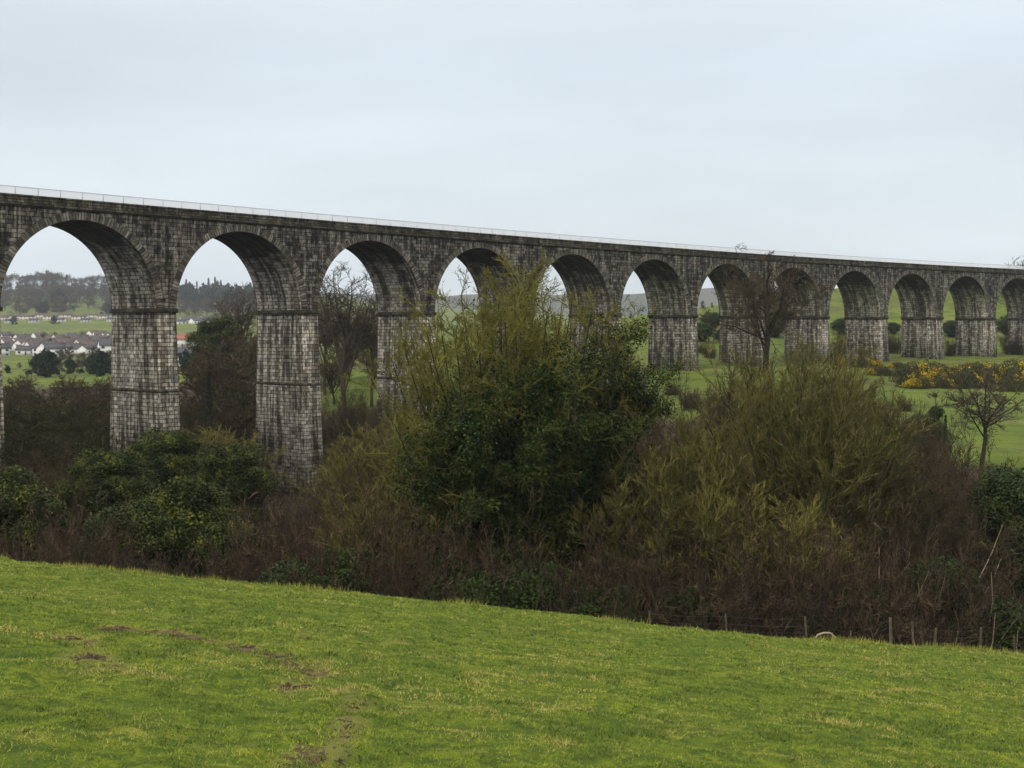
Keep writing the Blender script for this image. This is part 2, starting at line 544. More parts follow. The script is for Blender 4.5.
c = t.mix(t.ramp(t.noise(t.map(pos, (1, 0.8, 1)), 4.2, 4, 0.7), 0.50, 0.60, 0.0, 0.85), c, (0.035, 0.062, 0.008))
c = t.mix(t.ramp(t.noise(pos, 11.0, 3, 0.7), 0.45, 0.60, 0.0, 0.7), c, (0.05, 0.085, 0.010))
mud = t.mix(t.ramp(t.noise(pos, 3.0, 4, 0.6), 0.4, 0.6), (0.035, 0.024, 0.014), (0.12, 0.085, 0.042))
mk = t.ramp(t.math('ADD', t.attr('mud'), t.ramp(t.noise(t.map(pos, (1, 0.7, 1)), 9.0, 5, 0.75), 0.32, 0.68, -0.55, 0.55)), 0.50, 0.64)
c = t.mix(t.ramp(t.attr('mud'), 0.1, 0.5, 0.0, 0.6), c, (0.20, 0.18, 0.05))
c = t.mix(mk, c, mud)
t.bump(t.noise(pos, 14.0, 5, 0.7), 0.06, 0.8)
M['field'] = t.done(c, 0.95, 0.1)
FIELD = grid_mesh('field', Xf, Yf, Zf, M['field'], {'mud': mudf})
tag(FIELD, kind='structure')


def field_h(X, Y):
    z = ground(X, Y) + 0.15 * (fbm(X * 1.3, Y * 0.9, 31, 3) - 0.5) + 0.09 * (fbm(X * 3.2, Y * 2.3, 33, 2) - 0.5)
    return z


# --- grass blades standing on the pasture
def make_grass():
    Vs, Ts, tint, deep = [], [], [], []
    for (y0, y1, dens, wpx, hh) in ((7.5, 15, 1500, 0.010, 0.05), (15, 26, 620, 0.016, 0.058), (26, 42, 150, 0.028, 0.07), (42, 68, 70, 0.042, 0.085)):
        area = (y1 - y0) * (0.43 * (y0 + y1) + 2)
        n = int(area * dens)
        Y = np.sqrt(rng.uniform(y0 ** 2, y1 ** 2, n)); X = rng.uniform(-1, 1, n) * (0.43 * Y + 1.0)
        # tufts: keep more where the tuft noise is high
        tf = 0.45 * fbm(X * 1.4, Y * 0.9, 54, 3) + 0.55 * fbm(X * 4.5, Y * 3.0, 55, 3)
        keep = (rng.random(n) < 0.4 + 1.3 * sstep(0.35, 0.7, tf)) & (mud_at(X, Y) < rng.uniform(0.1, 1.1, n)) & (Y < edge_Y(X, Y) + 1.5)
        X, Y, tf = X[keep], Y[keep], tf[keep]; n = len(X)
        Z = field_h(X, Y) - 0.01
        h = hh * rng.uniform(0.45, 1.15, n) * (0.65 + 0.7 * sstep(0.52, 0.72, tf))
        w = wpx * rng.uniform(0.6, 1.3, n)
        a = rng.uniform(0, 2 * math.pi, n); ln = rng.uniform(0.3, 1.5, n) * h; la = a + rng.normal(0, 0.8, n) + 1.57
        b = np.stack([X, Y, Z], -1)
        s = np.stack([np.cos(a) * w / 2, np.sin(a) * w / 2, np.zeros(n)], -1)
        tip = b + np.stack([np.cos(la) * ln, np.sin(la) * ln, h], -1)
        k = sum(len(v) for v in Vs)
        Vs.append(np.stack([b - s, b + s, tip], 1).reshape(-1, 3))
        Ts.append(np.arange(3 * n).reshape(-1, 3) + k)
        dry = sstep(0.52, 0.66, 0.5 * fbm(X * 0.5, Y * 0.4, 76, 3) + 0.5 * fbm(X * 2.2, Y * 1.5, 77, 3)) * 0.75 + 0.35 * rng.random(n) ** 3
        tint.append(np.repeat(np.clip(dry, 0, 1), 3)); deep.append(np.repeat(sstep(0.48, 0.60, tf), 3))
    # long rank grass along the brow, under the hedge
    n = 15000
    u = rng.uniform(-0.45, 0.45, n); e = np.interp(u, EP[:, 0], EP[:, 1])
    Y = e + rng.normal(0.9, 1.0, n); X = u * Y
    cl_ = fbm(X * 0.5, Y * 0.5, 58, 3); ok = cl_ > 0.5; X, Y, cl_ = X[ok], Y[ok], cl_[ok]; n = len(X)
    Z = ground(X, Y) - 0.03
    h = rng.uniform(0.06, 0.36, n) * sstep(0.45, 0.68, cl_); w = rng.uniform(0.025, 0.05, n); a = rng.uniform(0, 6.28, n)
    b = np.stack([X, Y, Z], -1); s_ = np.stack([np.cos(a) * w / 2, np.sin(a) * w / 2, np.zeros(n)], -1)
    tip = b + np.stack([rng.normal(0, 0.35, n) * h, rng.normal(0, 0.35, n) * h, h], -1)
    k = sum(len(v) for v in Vs)
    Vs.append(np.stack([b - s_, b + s_, tip], 1).reshape(-1, 3)); Ts.append(np.arange(3 * n).reshape(-1, 3) + k)
    tint.append(np.repeat(rng.uniform(0.1, 0.8, n), 3)); deep.append(np.repeat(rng.uniform(0, 1, n), 3))
    mb = MB(); mb.add(np.concatenate(Vs), tris=np.concatenate(Ts))
    t = NT('grass_blades')
    pos = t.geo()
    c = t.mix(t.ramp(t.noise(pos, 0.35, 5, 0.6), 0.35, 0.65), (0.145, 0.20, 0.009), (0.255, 0.305, 0.015))
    c = t.mix(t.ramp(t.noise(pos, 1.5, 4, 0.6), 0.5, 0.68, 0.0, 0.75), c, (0.07, 0.12, 0.010))
    c = t.mix(t.ramp(t.noise(t.map(pos, (1, 0.8, 1)), 3.4, 4, 0.7), 0.49, 0.60, 0.0, 0.85), c, (0.036, 0.075, 0.008))
    c = t.mix(t.ramp(t.noise(t.map(pos, (1, 0.8, 1), (3, 8, 2)), 1.1, 5, 0.7), 0.52, 0.66, 0.0, 0.7), c, (0.30, 0.29, 0.035))
    c = t.mix(t.math('MULTIPLY', t.attr('deep'), 0.85), c, (0.04, 0.085, 0.009))
    c = t.mix(t.attr('dry'), c, (0.33, 0.29, 0.07))
    m = t.done(c, 0.75, 0.2)
    o = mb.build('grass', m, attrs={'dry': np.concatenate(tint), 'deep': np.concatenate(deep)})
    tag(o, kind='stuff')


make_grass()

# --- the valley, meadows and town hillside: one sheet to the far hills
ys = np.concatenate([np.geomspace(62, 330, 190), np.geomspace(332, 4100, 140)])
us = np.linspace(-0.8, 0.8, 400)
Yt, Ut = np.meshgrid(ys, us, indexing='ij')
Xt = Ut * Yt
Zt = ground(Xt, Yt)
Zt = Zt - 0.35 * (1 - sstep(0, 18, Yt - edge_Y(Xt, Yt))) - 0.25 * (Yt < 92)   # runs under the pasture sheet, never level with it
pxt = CX + F * Ut
gr = np.zeros_like(Xt)
nz = 8 * (fbm(Xt * 0.03, Yt * 0.03, 61) - 0.5)
right = sstep(8, 14, Xt + nz * 0.6 - np.interp(Yt, [60, 110, 125, 150, 175, 230], [80, 46, 30, 22, 8, -8]))
gr = np.where(Yt < 235, right * sstep(105, 122, Yt + nz), 0)
gr = np.maximum(gr, sstep(200, 225, Yt) * sstep(300, 345, pxt + nz * 3))
gr = np.maximum(gr, sstep(290, 340, Yt))
rough = sstep(0.5, 0.66, fbm(Xt * 0.035, Yt * 0.05, 65)) * (Yt > 200) * (Yt < 480) * 0.5 * (pxt > 690)
t = NT('valley_ground')
pos = t.geo()
earth = t.mix(t.ramp(t.noise(pos, 0.5, 5, 0.6), 0.4, 0.6), (0.028, 0.02, 0.014), (0.055, 0.04, 0.026))
g = t.mix(t.ramp(t.noise(pos, 0.012, 3), 0.42, 0.58), (0.085, 0.12, 0.018), (0.13, 0.165, 0.024))
g = t.mix(t.ramp(t.noise(pos, 0.22, 6, 0.7), 0.44, 0.60, 0.0, 0.85), g, (0.045, 0.068, 0.016))
g = t.mix(t.ramp(t.noise(t.map(pos, loc=(5, 8, 0)), 0.045, 5, 0.65), 0.50, 0.64, 0.0, 0.55), g, (0.10, 0.088, 0.035))
g = t.mix(t.ramp(t.noise(t.map(pos, loc=(7, 3, 0)), 0.08, 5, 0.7), 0.55, 0.7, 0.0, 0.7), g, (0.17, 0.155, 0.05))
c = t.mix(t.attr('turf'), earth, g)
c = t.mix(t.attr('rough'), c, (0.085, 0.075, 0.03))
t.bump(t.noise(pos, 1.2, 5, 0.7), 0.35, 0.8)
M['valley'] = t.done(c, 0.95, 0.1)
tag(grid_mesh('terrain', Xt, Yt, Zt, M['valley'], {'turf': gr, 'rough': rough}), kind='structure')

# --- far hills
us = np.linspace(-0.8, 0.8, 260)
rr = np.linspace(0, 1, 30)
Rr, Uh = np.meshgrid(rr, us, indexing='ij')
pxh = CX + F * Uh
ridge = np.interp(pxh, [-600, -50, 60, 150, 260, 420, 560, 640, 700, 780, 850, 1000, 1300], [292, 296, 300, 296, 288, 296, 296, 292, 288, 289, 297, 300, 300])
ridge = ridge - 5 * (fbm(pxh * 0.02, pxh * 0, 71, 4) - 0.5)
Yh = 3400 + 700 * Rr
base = HZ - 8
shape = np.sin(np.clip(Rr * 1.25, 0, 1) * math.pi / 2) - 0.5 * sstep(0.8, 1.0, Rr)
Zh = ((HZ - (base * (1 - shape) + ridge * shape)) / F) * Yh - 40 * (1 - sstep(0, 0.15, Rr)) + 14 * (fbm(Uh * 30, Rr * 5, 73) - 0.5)
t = NT('far_hill_heath')
pos = t.geo()
M['hill'] = t.done(t.mix(t.ramp(t.noise(pos, 0.004, 4), 0.42, 0.58), (0.045, 0.055, 0.04), (0.07, 0.072, 0.05)), 0.95, 0.05)
tag(grid_mesh('hills', Uh * Yh, Yh, Zh, M['hill']), kind='structure')

# ------------------------------------------------------------------ viaduct
S_Z, TOP_Z, WALL_Z, WID, PW = 1.88, 13.08, 11.96, 8.4, 2.5
Cn, Hd = {}, {}
x, y, a, da, dda = -50.108, 126.653, 0.89506, -0.012467, -0.002056
for n in range(0, 17):
    Cn[n] = np.array([x, y]); Hd[n] = a
    x += 20.8 * math.cos(a); y += 20.8 * math.sin(a); a += da; da += dda
for n in (-1, -2, -3):
    Hd[n] = Hd[n + 1] + 0.011
    Cn[n] = Cn[n + 1] - 20.8 * np.array([math.cos(Hd[n]), math.sin(Hd[n])])
N0, N1 = -2, 15
PU = {n: (Hd[n] + Hd[n - 1]) / 2 for n in range(N0, N1 + 1)}
U2 = {n: np.array([math.cos(PU[n]), math.sin(PU[n])]) for n in PU}
V2 = {n: np.array([-math.sin(PU[n]), math.cos(PU[n])]) for n in PU}
Ln = {n: Cn[n] - PW * U2[n] for n in PU}


def p3(p, z): return np.array([p[0], p[1], z])


def pier_ring(n, z, grow_=0.0):
    """near-left, near-right, far-right, far-left corners at height z, battered below the springing"""
    d = max(0.0, S_Z - z)
    bn, bs, bf = 0.045 * d + grow_, 0.010 * d + grow_, 0.015 * d + grow_
    L = Ln[n] - U2[n] * bs; R = Cn[n] + U2[n] * bs
    return [p3(L - V2[n] * bn, z), p3(R - V2[n] * bn, z), p3(R + V2[n] * (WID + bf), z), p3(L + V2[n] * (WID + bf), z)]


VIA = empty('viaduct', p3(Cn[0], -21))
tag(VIA, 'long curved stone railway viaduct of tall round arches with streaked weathered piers', 'viaduct')


def vbuild(mb, name, mat, parent=None):
    par = VIA if parent is None else parent
    mb.v = [v - np.array(VIA.location, np.float32) for v in mb.v]
    return mb.build(name, mat, par)


for n in range(N0, N1 + 1):
    zb = min(gz(*Cn[n]), gz(*Ln[n]), gz(*(Cn[n] + V2[n] * WID)), gz(*(Ln[n] + V2[n] * WID))) - 1.2
    mb = MB(); mb.hexa(pier_ring(n, zb), pier_ring(n, S_Z - 0.02), 37.3 * (n + 4))
    pr = vbuild(mb, 'pier', M['stone'])
    mb = MB(); mb.hexa(pier_ring(n, S_Z - 0.42, 0.16), pier_ring(n, S_Z - 0.004, 0.20)); mb.hexa(pier_ring(n, S_Z - 0.003, 0.10), pier_ring(n, S_Z + 0.10, 0.05))
    vbuild(mb, 'impost', M['cornice'], pr)
    if zb < -13:
        mb = MB(); mb.hexa(pier_ring(n, -7.25, 0.05), pier_ring(n, -6.9, 0.08))
        vbuild(mb, 'string_course', M['cornice'], pr)
    if zb < -18.5:
        mb = MB(); mb.hexa(pier_ring(n, zb - 0.05, 0.42), pier_ring(n, -17.4, 0.34), 23.1 * (n + 4)); mb.hexa(pier_ring(n, -17.4 + 0.003, 0.30), pier_ring(n, -17.1, 0.05))
        vbuild(mb, 'plinth', M['plinth'], pr)

NA = 36
for n in range(N0, N1):
    nl, nr = Cn[n], Ln[n + 1]
    fl, fr = Cn[n] + V2[n] * WID, Ln[n + 1] + V2[n + 1] * WID
    R = np.linalg.norm(nr - nl) / 2
    ph = np.linspace(0, math.pi, NA + 1)
    s = (1 - np.cos(ph)) / 2
    za = S_Z + (WALL_Z - 0.97 - S_Z) * np.sin(ph)
    u0 = n * 20.8
    walls = []
    for (a_, b_, c_, flip) in ((nl, nr, Ln[n], 0), (fl, fr, Ln[n] + V2[n] * WID, 1)):
        mb = MB()
        for i in range(-1, NA):
            if i < 0:                     # wall above the pier on the left of this opening
                q = [p3(c_, S_Z - 0.01), p3(a_, S_Z - 0.01), p3(a_, WALL_Z), p3(c_, WALL_Z)]
                uv = [(u0 - PW, S_Z), (u0, S_Z), (u0, WALL_Z), (u0 - PW, WALL_Z)]
            else:
                pa, pb = a_ + (b_ - a_) * s[i], a_ + (b_ - a_) * s[i + 1]
                q = [p3(pa, za[i]), p3(pb, za[i + 1]), p3(pb, WALL_Z), p3(pa, WALL_Z)]
                uv = [(u0 + 2 * R * s[i], za[i]), (u0 + 2 * R * s[i + 1], za[i + 1]), (u0 + 2 * R * s[i + 1], WALL_Z), (u0 + 2 * R * s[i], WALL_Z)]
            if flip: q, uv = q[::-1], [(p_[0] + 311, p_[1]) for p_ in uv[::-1]]
            mb.quad(q, uv)
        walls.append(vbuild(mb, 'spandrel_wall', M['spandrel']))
    mb = MB()
    for i in range(NA):
        pa, pb = nl + (nr - nl) * s[i], nl + (nr - nl) * s[i + 1]
        qa, qb = fl + (fr - fl) * s[i], fl + (fr - fl) * s[i + 1]
        # masonry courses run across the barrel
        va = za[i] if True else 0
        sgn = 1 if i < NA / 2 else -1
        l0 = R * ph[i] if sgn > 0 else R * (math.pi - ph[i]); l1 = R * ph[i + 1] if sgn > 0 else R * (math.pi - ph[i + 1])
        o_ = n * 29.7 + (0 if sgn > 0 else 14.3)
        mb.quad([p3(pb, za[i + 1]), p3(pa, za[i]), p3(qa, za[i]), p3(qb, za[i + 1])],
                [(o_, S_Z + l1), (o_, S_Z + l0), (o_ + WID, S_Z + l0), (o_ + WID, S_Z + l1)])
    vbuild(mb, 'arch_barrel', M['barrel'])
    # ring of voussoirs, 6 cm proud of the wall
    RT = 0.80
    for (a_, b_, vv, sg) in ((nl, nr, V2[n], -1), (fl, fr, V2[n], 1)):
        mb = MB()
        dr = (b_ - a_) / np.linalg.norm(b_ - a_); mid = (a_ + b_) / 2
        def rp(r_, k, off):
            return p3(mid - dr * math.cos(ph[k]) * r_ + vv * sg * off, S_Z + 0.10 + (za.max() - S_Z - 0.10) * math.sin(ph[k]) * r_ / R)
        for i in range(NA):
            l0, l1 = R * ph[i] + n * 3.1, R * ph[i + 1] + n * 3.1
            i0, i1, o1, o0 = rp(R - 0.012, i, 0.06), rp(R - 0.012, i + 1, 0.06), rp(R + RT, i + 1, 0.06), rp(R + RT, i, 0.06)
            q = [i0, i1, o1, o0]; uv = [(l0, 0.1), (l1, 0.1), (l1, 0.9), (l0, 0.9)]
            if sg > 0: q, uv = q[::-1], uv[::-1]
            mb.quad(q, uv)
            for r_, fl_ in ((R + RT, 0), (R - 0.012, 1)):
                q = [rp(r_, i, 0.06), rp(r_, i + 1, 0.06), rp(r_, i + 1, -0.02), rp(r_, i, -0.02)]
                mb.quad(q if fl_ == 0 else q[::-1], [(l0, 0.9), (l1, 0.9), (l1, 1.0), (l0, 1.0)])
        vbuild(mb, 'arch_ring', M['ring'], walls[0 if sg < 0 else 1])

path, pv = [], []
for n in range(N0, N1 + 1):
    path += [Ln[n], Cn[n]]; pv += [V2[n], V2[n]]
path, pv = np.array(path), np.array(pv)
cum = np.concatenate([[0], np.cumsum(np.linalg.norm(np.diff(path, axis=0), axis=1))])


def sweep(mb, o0, o1, z0, z1):
    for i in range(len(path) - 1):
        a0, a1 = path[i] + pv[i] * o0, path[i] + pv[i] * o1
        b0, b1 = path[i + 1] + pv[i + 1] * o0, path[i + 1] + pv[i + 1] * o1
        u, w = cum[i], cum[i + 1]
        mb.quad([p3(a0, z0), p3(b0, z0), p3(b0, z1), p3(a0, z1)], [(u, z0), (w, z0), (w, z1), (u, z1)])
        mb.quad([p3(b1, z0), p3(a1, z0), p3(a1, z1), p3(b1, z1)], [(w, z0), (u, z0), (u, z1), (w, z1)])
        mb.quad([p3(a0, z1), p3(b0, z1), p3(b1, z1), p3(a1, z1)], [(u, z1), (w, z1), (w, z1 + abs(o1 - o0)), (u, z1 + abs(o1 - o0))])
        mb.quad([p3(b0, z0), p3(a0, z0), p3(a1, z0), p3(b1, z0)], [(w, z0), (u, z0), (u, z0 - abs(o1 - o0)), (w, z0 - abs(o1 - o0))])


mb = MB(); sweep(mb, 0.02, WID - 0.02, WALL_Z - 0.06, WALL_Z + 0.2); vbuild(mb, 'track_bed', M['cornice'])
for (a_, b_, sg) in ((-0.05, 0.40, -1), (WID - 0.40, WID + 0.05, 1)):
    mb = MB(); sweep(mb, a_, b_, WALL_Z + 0.28, TOP_Z - 0.2)
    pp = vbuild(mb, 'parapet', M['parapet'])
    mb = MB()
    sweep(mb, a_ - (0.19 if sg < 0 else -0.1), b_ + (0.19 if sg > 0 else -0.1), WALL_Z - 0.04, WALL_Z + 0.1)
    sweep(mb, a_ - (0.26 if sg < 0 else -0.1), b_ + (0.26 if sg > 0 else -0.1), WALL_Z + 0.103, WALL_Z + 0.277)
    vbuild(mb, 'cornice', M['cornice'], pp)
    mb = MB(); sweep(mb, a_ - 0.07, b_ + 0.07, TOP_Z - 0.197, TOP_Z); vbuild(mb, 'coping', M['parapet'], pp)

mb = MB()
sweep(mb, 0.14, 0.19, TOP_Z + 0.73, TOP_Z + 0.78)
rl = vbuild(mb, 'railing', M['rail'])
mb = MB(); sweep(mb, 0.155, 0.165, TOP_Z + 0.02, TOP_Z + 0.722); vbuild(mb, 'mesh_infill', M['mesh'], rl)
i0 = 2 * (0 - N0) - 1
dist = cum[i0] + 12.5
k = 0
proto_post = None
while dist < cum[-1] - 3 and k < 98:
    j = np.searchsorted(cum, dist) - 1
    tt = (dist - cum[j]) / (cum[j + 1] - cum[j])
    p = path[j] + (path[j + 1] - path[j]) * tt + pv[j] * 0.165
    if proto_post is None:
        mb = MB(); mb.box((0, 0, 0.39), (0.05, 0.05, 0.80)); proto_post = mb.build('railing_post', M['rail'], rl); q = proto_post
    else:
        q = proto_post.copy(); COL.objects.link(q)
    q.location = p3(p, TOP_Z) - np.array(VIA.location); q.rotation_euler = (0, 0, Hd[0])
    dist += 2.5; k += 1


# ------------------------------------------------------------------ plants
def norm(v):
    return v / np.maximum(np.linalg.norm(v, axis=-1, keepdims=True), 1e-9)


def tubes(mb, P, R, m=3):
    N, K, _ = P.shape
    if N == 0: return
    T = norm(np.gradient(P, axis=1))
    ref = np.where(np.abs(T[..., 2:3]) > 0.9, np.array([1.0, 0, 0]), np.array([0, 0, 1.0]))
    A = norm(np.cross(T, ref)); B = np.cross(T, A)
    an = np.arange(m) / m * 2 * math.pi
    ring = P[:, :, None] + R[:, :, None, None] * (np.cos(an)[:, None] * A[:, :, None] + np.sin(an)[:, None] * B[:, :, None])
    idx = np.arange(N * K * m).reshape(N, K, m)
    j = np.roll(np.arange(m), -1)
    q = np.stack([idx[:, :-1], idx[:, :-1][:, :, j], idx[:, 1:][:, :, j], idx[:, 1:]], -1).reshape(-1, 4)
    mb.add(ring.reshape(-1, 3), q)


def shoots(P0, D0, L, r0, K, trop, wig, tip=0.25):
    """grow polylines: start points, start directions, lengths, start radii"""
    N = len(P0)
    P = np.zeros((N, K, 3)); P[:, 0] = P0; d = norm(D0)
    for k in range(1, K):
        d = norm(d + np.array([0, 0, 1.0]) * trop + rng.normal(0, wig, (N, 3)))
        P[:, k] = P[:, k - 1] + d * (L / (K - 1))[:, None]
    tt = np.linspace(0, 1, K)
    R = r0[:, None] * (1 - (1 - tip) * tt)[None]
    return P, R


def sprout(P, R, n, t0, t1, ang, asd, ratio, K, trop, wig, rr=0.6, rmin=0.004, outward=None, lmin=0.0, tp=1.0, env=None):
    """n children on every polyline"""
    N, KK, _ = P.shape
    pi = np.repeat(np.arange(N), n)
    m = len(pi)
    tt = t0 + (t1 - t0) * rng.random(m) ** tp
    f = tt * (KK - 1); i = np.minimum(f.astype(int), KK - 2); w = (f - i)[:, None]
    base = P[pi, i] * (1 - w) + P[pi, i + 1] * w
    tan = norm(P[pi, i + 1] - P[pi, i])
    rad = R[pi, i] * (1 - w[:, 0]) + R[pi, i + 1] * w[:, 0]
    plen = np.linalg.norm(np.diff(P, axis=1), axis=-1).sum(1)[pi]
    rv = rng.normal(0, 1, (m, 3))
    if outward is not None:
        rv = rv + outward * norm(base * np.array([1, 1, 0.0]) + 1e-6)
    perp = norm(rv - (rv * tan).sum(-1, keepdims=True) * tan)
    a = np.abs(rng.normal(ang, asd, m))[:, None]
    D = tan * np.cos(a) + perp * np.sin(a)
    L = plen * ratio * rng.uniform(0.55, 1.25, m) * (1.15 - 0.55 * tt) + lmin
    if env is not None:
        L = L * env(base)
    r = np.maximum(rad * rr * rng.uniform(0.7, 1.0, m), rmin)
    return shoots(base, D, L, r, K, trop, wig)


def leaves(mb, C, size, asp=0.65, flat=0.0, upb=0.0):
    """one small diamond per leaf"""
    n = len(C)
    a = rng.normal(0, 1, (n, 3)); a[:, 2] *= (1 - flat); a = norm(a)
    nrm = rng.normal(0, 1, (n, 3)); nrm[:, 2] = np.abs(nrm[:, 2]) + upb
    b = norm(np.cross(nrm, a))
    s = (size * rng.uniform(0.6, 1.35, n))[:, None]
    v = np.stack([C - a * s, C - b * s * asp, C + a * s, C + b * s * asp], 1)
    mb.add(v.reshape(-1, 3), np.arange(4 * n).reshape(-1, 4))


def points_on(P, per, t0=0.0, t1=1.0, jit=0.1):
    N, K, _ = P.shape
    pi = np.repeat(np.arange(N), per)
    tt = t0 + (t1 - t0) * rng.random(len(pi))
    f = tt * (K - 1); i = np.minimum(f.astype(int), K - 2); w = (f - i)[:, None]
    return P[pi, i] * (1 - w) + P[pi, i + 1] * w + rng.normal(0, jit, (len(pi), 3))


def stems(n, r, lean, H, hsd, rad, K, trop, wig, base_z=-0.4, az=None):
    a = rng.uniform(0, 2 * math.pi, n) if az is None else np.array(az, float)
    d = rng.uniform(0, 1, n) ** 0.5 * r
    p = np.stack([np.cos(a) * d, np.sin(a) * d, np.full(n, base_z)], -1)
    l = np.abs(rng.normal(lean, lean * 0.4, n))
    D = np.stack([np.cos(a) * np.sin(l), np.sin(a) * np.sin(l), np.cos(l)], -1)
    L = H * rng.normal(1, hsd, n).clip(0.5, 1.4)
    return shoots(p, D, L, np.full(n, rad) * rng.uniform(0.7, 1.2, n), K, trop, wig, 0.2)


def plant(name, parts, H=None, W=None):
    root = empty(name)
    if H:                                 # true height as asked, so that a scale means what it says
        z = np.concatenate([np.concatenate(mb.v)[:, 2] for _, mb, _ in parts])
        k = H / np.percentile(z, 99.6)
        kx = k
        if W:
            xy = np.concatenate([np.concatenate(mb.v)[:, :2] for _, mb, _ in parts])
            kx = W / (np.percentile(xy, 98.5, axis=0) - np.percentile(xy, 1.5, axis=0)).mean()
            kx = min(max(kx, 0.45 * k), 2.2 * k)
        for _, mb, _ in parts:
            mb.v = [v * np.array([kx, kx, k], np.float32) for v in mb.v]
        root['h'] = float(H)
    for pname, mb, mat in parts:
        mb.build(pname, mat, root)
    return root


def dome_stems(n, W, H, rad, K, low=0.5, jit=0.09, base=0.7):
    """stems that leave one stool and end all over a dome"""
    az = np.arange(n) * 2.39996 + rng.normal(0, 0.2, n)
    rr = W * np.sqrt((np.arange(n) + 0.5) / n) * rng.uniform(0.86, 1.06, n)
    zt = H * (low + (0.97 - low) * np.sqrt(np.clip(1 - (rr / (W * 1.1)) ** 2, 0, 1))) * rng.uniform(0.84, 1.0, n)
    d = np.stack([np.cos(az), np.sin(az), np.zeros(n)], -1)
    b = d * base * rng.random((n, 1)); b[:, 2] = -0.4
    e = d * rr[:, None]; e[:, 2] = zt
    c = d * (rr * rng.uniform(0.35, 0.6, n))[:, None]; c[:, 2] = zt * rng.uniform(0.35, 0.5, n)
    t_ = np.linspace(0, 1, K)[None, :, None]
    P = (1 - t_) ** 2 * b[:, None] + 2 * t_ * (1 - t_) * c[:, None] + t_ ** 2 * e[:, None]
    P = P + np.cumsum(rng.normal(0, jit * W / 8, P.shape), 1) * t_
    R = (rad * rng.uniform(0.7, 1.3, n))[:, None] * (1 - 0.8 * np.linspace(0, 1, K))[None]
    return P, R


def bare_tree(name, H, W, trunk_r, mat_trunk, mat_twig, n1=26, n2=10, n3=8, n4=5, r4=0.03, gnarl=0.10, bole=0.2, low=0.42):
    """trunk, limbs spread through a dome, branches, twigs"""
    P0, R0 = shoots(np.array([[0, 0, -0.5]]), np.array([[rng.normal(0, 0.05), rng.normal(0, 0.05), 1.0]]), np.array([H * (bole + 0.5)]), np.array([trunk_r]), 9, 0.05, gnarl * 0.5, 0.45)
    P1, R1 = dome_stems(n1, W * 0.43, H * (0.96 - bole), trunk_r * 0.36, 8, low, gnarl * 1.4, 0.1)
    at_ = rng.uniform(0.30, 0.98, n1); fi = at_ * 8; ii = np.minimum(fi.astype(int), 7); ww = (fi - ii)[:, None]
    o_ = P0[0][ii] * (1 - ww) + P0[0][ii + 1] * ww
    tt_ = np.linspace(0, 1, 8)[None, :, None]
    P1 = P1 + np.array([0, 0, H * bole]) * tt_ + (o_ - P1[:, 0])[:, None] * (1 - tt_)
    P2, R2 = sprout(P1, R1, n2, 0.15, 1.0, 0.8, 0.25, 0.34, 6, 0.03, gnarl * 1.4, 0.55, r4 * 1.6)
    P3, R3 = sprout(P2, R2, n3, 0.15, 1.0, 0.7, 0.25, 0.48, 4, 0.05, gnarl * 1.6, 0.6, r4 * 1.15)
    P4, R4 = sprout(P3, R3, n4, 0.15, 1.0, 0.6, 0.25, 0.6, 3, 0.05, gnarl * 1.5, 0.6, r4 * 0.85)
    a = MB(); tubes(a, P0, R0, 8); tubes(a, P1, R1, 5)
    b = MB(); tubes(b, P2, R2, 4); tubes(b, P3, R3, 3); tubes(b, P4, R4, 3)
    return plant(name, [('trunk', a, mat_trunk), ('crown', b, mat_twig)], H, W), (P1, P2, P3)


# ---- the big ivy-clad tree in the middle
BX, BY = at(548, 0, 84)[:2]
BZ = gz(BX, BY)


